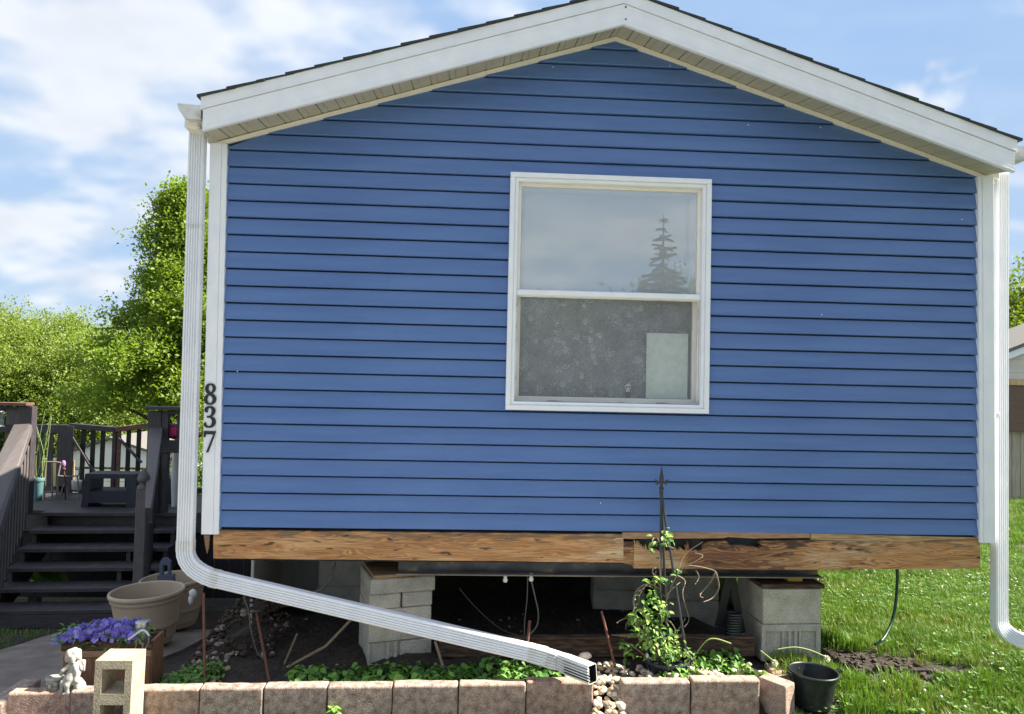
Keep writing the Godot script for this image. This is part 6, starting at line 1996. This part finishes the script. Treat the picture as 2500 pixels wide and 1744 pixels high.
# crown(f) gives the radius at height share f; clumps gather round branch tips
func tree(called: String, label: String, base: Vector3, h: float, low: float, crown: Callable, clumps: int, per: int, clump_r: float, ls: float, ca: Color, cb: Color, group := "") -> void:
	var T := thing(called, label, "tree", base, 0.0, group)
	var tr := MB.new()
	var r0 := h * 0.022
	var tp := []; var rr := []
	for k in 8:
		tp.append(Vector3(R.randf_range(-0.02, 0.02) * h * (k / 8.0), h * 0.92 * k / 7.0, R.randf_range(-0.02, 0.02) * h * (k / 8.0))); rr.append(lerpf(r0, r0 * 0.15, k / 7.0))
	tr.tube(tp, rr, 9)
	piece(T, "trunk", tr, M.bark)
	var br := MB.new()
	var tf := []
	for k in clumps:
		var f := lerpf(low, 1.0, pow(R.randf(), 1.15))
		var an := R.randf() * TAU
		var rad: float = crown.call((f - low) / (1.0 - low))
		var q := sqrt(R.randf_range(0.12, 1.0))
		rad *= q * (1.0 + 0.4 * gn.get_noise_2d(an * 1.3, f * 5.0 + base.x))
		var c := Vector3(cos(an) * rad, f * h, sin(an) * rad)
		if k % 3 == 0:
			var st := Vector3(0, maxf(0.12 * h, c.y - rad * 0.6), 0)
			br.tube([st, st.lerp(c, 0.5) + Vector3(0, rad * 0.06, 0), c], [r0 * 0.28, r0 * 0.18, r0 * 0.07], 5, false)
		for j in per:
			var d := Vector3(R.randfn() * 1.0, R.randfn() * 0.75, R.randfn()) * clump_r * 0.5
			var s := ls * R.randf_range(0.75, 1.25)
			tf.append(Transform3D(Basis(Vector3.UP, R.randf() * TAU).scaled(Vector3(s, s, s)), c + d))
	piece(T, "branches", br, M.bark)
	bake(T, sprays, tf, ca.lerp(cb, 0.5))

# the leaves of one crown, all of one green, joined into one mesh
func bake(T: Node3D, sources: Array, tf: Array, green: Color) -> void:
	var st := SurfaceTool.new()
	st.begin(Mesh.PRIMITIVE_TRIANGLES)
	var tinted := []
	for src in sources:
		var ar: Array = src.surface_get_arrays(0)
		var c: PackedColorArray = ar[Mesh.ARRAY_COLOR]
		for i in c.size(): c[i] = Color(c[i].r * green.r, c[i].g * green.g, c[i].b * green.b)
		ar[Mesh.ARRAY_COLOR] = c
		var m := ArrayMesh.new()
		m.add_surface_from_arrays(Mesh.PRIMITIVE_TRIANGLES, ar)
		tinted.append(m)
	for i in tf.size(): st.append_from(tinted[i % tinted.size()], 0, tf[i])
	piece(T, "crown", st.commit(), M.tree_leaf)

func build_far() -> void:
	for k in 3: sprays.append(spray(15, 0.072, 0.05, 500 + k))
	var dk := Color(0.05, 0.12, 0.025); var md := Color(0.11, 0.20, 0.035); var lt := Color(0.30, 0.40, 0.08)
	# tall pointed maple close behind the deck
	var tb := pz(405, 950, -12.0)
	var gb := gy(tb.x, -12.0)
	var tip := pz(395, 412, -12.0)
	tree("maple_tree", "tall pointed bright green tree rising behind the deck", Vector3(tb.x, gb, -12.0), (tip.y - gb) * 0.97, 0.40, func(f): return 2.3 * pow(1.0 - f, 0.85) * (0.74 + 0.26 * sin(f * 34.0)) + 0.05, 165, 46, 0.42, 1.1, Color(0.17, 0.28, 0.05), Color(0.31, 0.42, 0.085))
	# the row beyond the garage
	var i := 0
	for e in [[20, 690, -34.0, 4.6, "round leafy tree far left behind the wooden fence"], [165, 694, -38.0, 4.8, "broad yellow green tree behind the white garage"], [-110, 660, -31.0, 4.6, "leafy tree past the far end of the wooden fence"], [268, 735, -33.0, 3.6, "smaller leafy tree between the garage and the pointed tree"], [100, 800, -36.0, 3.6, "low bushy tree above the wooden fence"], [330, 850, -35.0, 4.0, "low bushy tree above the garage roof"]]:
		var p := pz(e[0], e[1], e[2])
		var g := gy(p.x, e[2])
		var rad: float = e[3]
		tree("leafy_tree", e[4], Vector3(p.x, g, e[2]), (p.y - g) * 0.92, 0.2, func(f): return rad * sqrt(maxf(0.02, 1.0 - pow(absf(f * 1.9 - 0.85) / 1.12, 2))), 130, 44, 1.2, 1.75, Color(0.19, 0.28, 0.075), Color(0.31, 0.40, 0.11), "trees beyond the deck")
		i += 1
	var sp0 := pz(441, 992, -19.0)
	tree("garden_shrub", "round leafy shrub at the right corner of the white garage", Vector3(sp0.x, gy(sp0.x, -19.0), -19.0), sp0.y - gy(sp0.x, -19.0), 0.1, func(f): return 0.75 * sqrt(maxf(0.02, 1.0 - pow(absf(f * 1.9 - 0.85) / 1.12, 2))), 60, 24, 0.4, 1.0, Color(0.12, 0.22, 0.05), Color(0.2, 0.3, 0.07))
	var rp := pz(2310, 640, -17.0)
	tree("leafy_tree", "leafy tree rising behind the neighbouring house", Vector3(rp.x, gy(rp.x, -17.0), -17.0), rp.y - gy(rp.x, -17.0), 0.25, func(f): return 2.4 * sqrt(maxf(0.02, 1.0 - pow(absf(f * 1.9 - 0.85) / 1.12, 2))), 170, 18, 0.9, 1.6, dk, lt)
	# behind the photographer: what the window mirrors
	for e in [[3.2, 27.0, 4.0, 3.0, "round tree across the street mirrored low in the window"], [11.5, 29.0, 5.8, 3.4, "broad tree across the street beside the spruce"], [-3.5, 31.0, 4.9, 3.4, "tall round tree across the street left of the spruce"], [17.5, 32.0, 6.6, 3.8, "big round tree far across the street"], [7.0, 31.0, 4.9, 3.0, "round tree across the street right behind the spruce"]]:
		var rad: float = e[3]
		tree("street_tree", e[4], Vector3(e[0], gy(e[0], e[1]), e[1]), e[2], 0.12, func(f): return rad * sqrt(maxf(0.02, 1.0 - pow(absf(f * 1.8 - 0.8) / 1.1, 2))), 150, 14, 1.5, 2.6, dk, md, "trees across the street")
	spruce(Vector3(9.0, gy(9.0, 24.5), 24.5), 8.7)
	garage()
	neighbour()

func spruce(base: Vector3, h: float) -> void:
	var T := thing("spruce_tree", "dark pointed spruce across the street mirrored in the window", "tree", base)
	var tr := MB.new()
	tr.tube([Vector3.ZERO, Vector3(0, h * 0.5, 0), Vector3(0, h, 0)], [0.16, 0.1, 0.02], 9)
	piece(T, "trunk", tr, M.bark)
	var nd := MB.new()
	nd.colored = true
	for k in 60:
		var f := k / 59.0
		var s := 1.0 if k % 2 == 0 else -1.0
		var o := Vector3(0, -0.12 * f * f, f)
		var d := Vector3(s * 0.26 * (1.1 - f), R.randf_range(-0.14, 0.02), 0.12)
		nd.t(o, o + d + Vector3(0, 0.035, 0.04), o + d - Vector3(0, 0.035, 0.04))
		nd.t(o, o + Vector3(0, 0.05, 0.06), o + Vector3(0, 0.0, 0.10))
	nd.tube([Vector3.ZERO, Vector3(0, -0.12, 1)], [0.012, 0.004], 4)
	var tf := []
	for w in 21:
		var f := w / 20.0
		var y := lerpf(h * 0.12, h * 0.97, f)
		var ln := lerpf(2.3, 0.2, f)
		for k in 14:
			var an := TAU * (k + R.randf() * 0.5) / 14.0
			if R.randf() < 0.3: continue
			var s := ln * R.randf_range(0.6, 1.1)
			tf.append(Transform3D((Basis(Vector3.UP, an) * Basis(Vector3.RIGHT, R.randf_range(-0.3, 0.35))).scaled(Vector3(s, s, s)), Vector3(0, y + R.randf_range(-0.22, 0.22) * (1.2 - f), 0)))
	bake(T, [nd.mesh()], tf, Color(0.028, 0.05, 0.025))

func garage() -> void:
	var z := -24.0
	var a := pz(76, 1033, z); var p := pz(249, 979, z); var b := pz(404, 1030, z)
	var gl := gy(p.x, z)
	var G := thing("garage", "white gabled garage with a wide door beyond the deck", "garage")
	var hd := pz(250, 1048, z)
	var m := slab(PackedVector2Array([Vector2(a.x, a.y - 0.12), Vector2(a.x, hd.y), Vector2(b.x, hd.y), Vector2(b.x, b.y - 0.12), Vector2(p.x, p.y - 0.12)]), z, 3.0)
	piece(G, "gable_wall", m, M.garage)
	for s in 2:
		var w := MB.new()
		var x: float = [a.x + 0.35, b.x - 0.35][s]
		w.box(Vector3(x, (hd.y + gl) / 2, z - 0.1), Vector3(0.7, hd.y - gl, 0.2))
		piece(G, "front_wall", w, M.garage)
		w = MB.new()
		x = [a.x + 0.06, b.x - 0.06][s]
		w.box(Vector3(x, (hd.y + gl) / 2 - 0.02, z - 1.6), Vector3(0.1, hd.y - gl - 0.04, 2.8))
		piece(G, "side_wall", w, M.garage)
		var e0: Vector3 = [a, b][s]
		var rf := MB.new()
		var d := (p - e0)
		var q0 := e0 - d * 0.06
		rf.prism(PackedVector2Array([Vector2(q0.x, q0.y - 0.10), Vector2(p.x, p.y - 0.10), Vector2(p.x, p.y), Vector2(q0.x, q0.y)]), Vector3(0, 0, z - 3.1), Vector3.RIGHT, Vector3.UP, Vector3.BACK, 3.3)
		piece(G, "roof_slope", rf, M.roof_grey)
	for k in 4:
		var w := MB.new()
		var hh := (hd.y - 0.08 - gl) / 4
		w.box(Vector3((a.x + b.x) / 2, gl + hh * (k + 0.5), z - 0.08), Vector3(b.x - a.x - 1.42, hh - 0.02, 0.06), 0.01)
		piece(G, "door_panel", w, M.garage)
	# wooden fence left of it
	var F := thing("wooden_fence", "tan wooden board fence left of the white garage", "fence")
	var zf := -21.0
	for k in 44:
		var x := pz(163 - k * 9.2, 1040, zf).x
		var tp := pz(163 - k * 9.2, 1032 - k * 0.45, zf).y + R.randf_range(-0.03, 0.03)
		var g := gy(x, zf)
		var w := MB.new()
		w.box(Vector3(x, (tp + g) / 2, zf), Vector3(0.115, tp - g, 0.02), 0.004)
		piece(F, "board", w, M.fence)

func neighbour() -> void:
	var z := -9.0
	var N := thing("neighbour_house", "beige neighbouring house with brown shingle band and grey board wall", "house")
	var x0 := 10.4; var x1 := 18.0
	var y := func(py): return pz(2270, py, z).y
	var gl := gy(11.6, z) - 0.05
	var yb: float = y.call(966); var ys: float = y.call(864); var yt: float = y.call(850); var ye: float = y.call(806)
	# vertical boards
	for k in 46:
		var m := MB.new()
		m.box(Vector3(x0 + 0.08 + k * 0.162, (gl + yb) / 2, z + R.randf_range(-0.004, 0.004)), Vector3(0.154, yb - gl, 0.03), 0.004)
		piece(N, "wall_board", m, M.board_grey)
	# shingle band, leaning out
	var n := 6
	for k in n:
		var m := MB.new()
		var h := (ys - yb) / n
		m.box(Vector3((x0 + x1) / 2, yb + h * (k + 0.5), z + 0.09 - k * 0.012), Vector3(x1 - x0 + 0.1, h + 0.012, 0.03), 0.004, Basis(Vector3.RIGHT, -0.10))
		piece(N, "shingle_row", m, M.mansard)
	var tm := MB.new()
	tm.box(Vector3((x0 + x1) / 2, (ys + yt) / 2, z + 0.04), Vector3(x1 - x0 + 0.1, yt - ys, 0.06), 0.006)
	piece(N, "band_board", tm, M.fence)
	# lap siding of the gable above
	for k in 9:
		var h := 0.125
		var a := yt + k * h
		var xa := maxf(x0, pz(2253, 806, z).x + (a - ye) / 0.40 - 0.05)
		var m := MB.new()
		m.box(Vector3((xa + x1) / 2, a + h / 2, z + 0.012), Vector3(x1 - xa, h + 0.01, 0.02), 0.003, Basis(Vector3.RIGHT, -0.08))
		piece(N, "lap_board", m, M.near_siding)
	var r0 := Vector3(pz(2253, 806, z).x, ye, z + 0.1)
	var ra := r0 + Vector3(-1.3, -1.3 * 0.40, 0); var rb := r0 + Vector3(4.6, 4.6 * 0.40, 0)
	var rt := MB.new()
	rt.prism(PackedVector2Array([Vector2(ra.x, ra.y), Vector2(rb.x, rb.y), Vector2(rb.x, rb.y + 0.13), Vector2(ra.x, ra.y + 0.13)]), Vector3(0, 0, z + 0.07), Vector3.RIGHT, Vector3.UP, Vector3.BACK, 0.06)
	piece(N, "rake_board", rt, M.white)
	var rf := MB.new()
	rf.prism(PackedVector2Array([Vector2(ra.x, ra.y + 0.131), Vector2(rb.x, rb.y + 0.131), Vector2(rb.x, rb.y + 0.2), Vector2(ra.x, ra.y + 0.2)]), Vector3(0, 0, z - 1.6), Vector3.RIGHT, Vector3.UP, Vector3.BACK, 1.75)
	piece(N, "roof_slope", rf, M.roof_grey)
	var bk := MB.new()
	bk.box(Vector3((x0 + x1) / 2, (gl + yt) / 2, z - 3.6), Vector3(x1 - x0, yt - gl, 7.0))
	piece(N, "house_body", bk, M.board_grey)
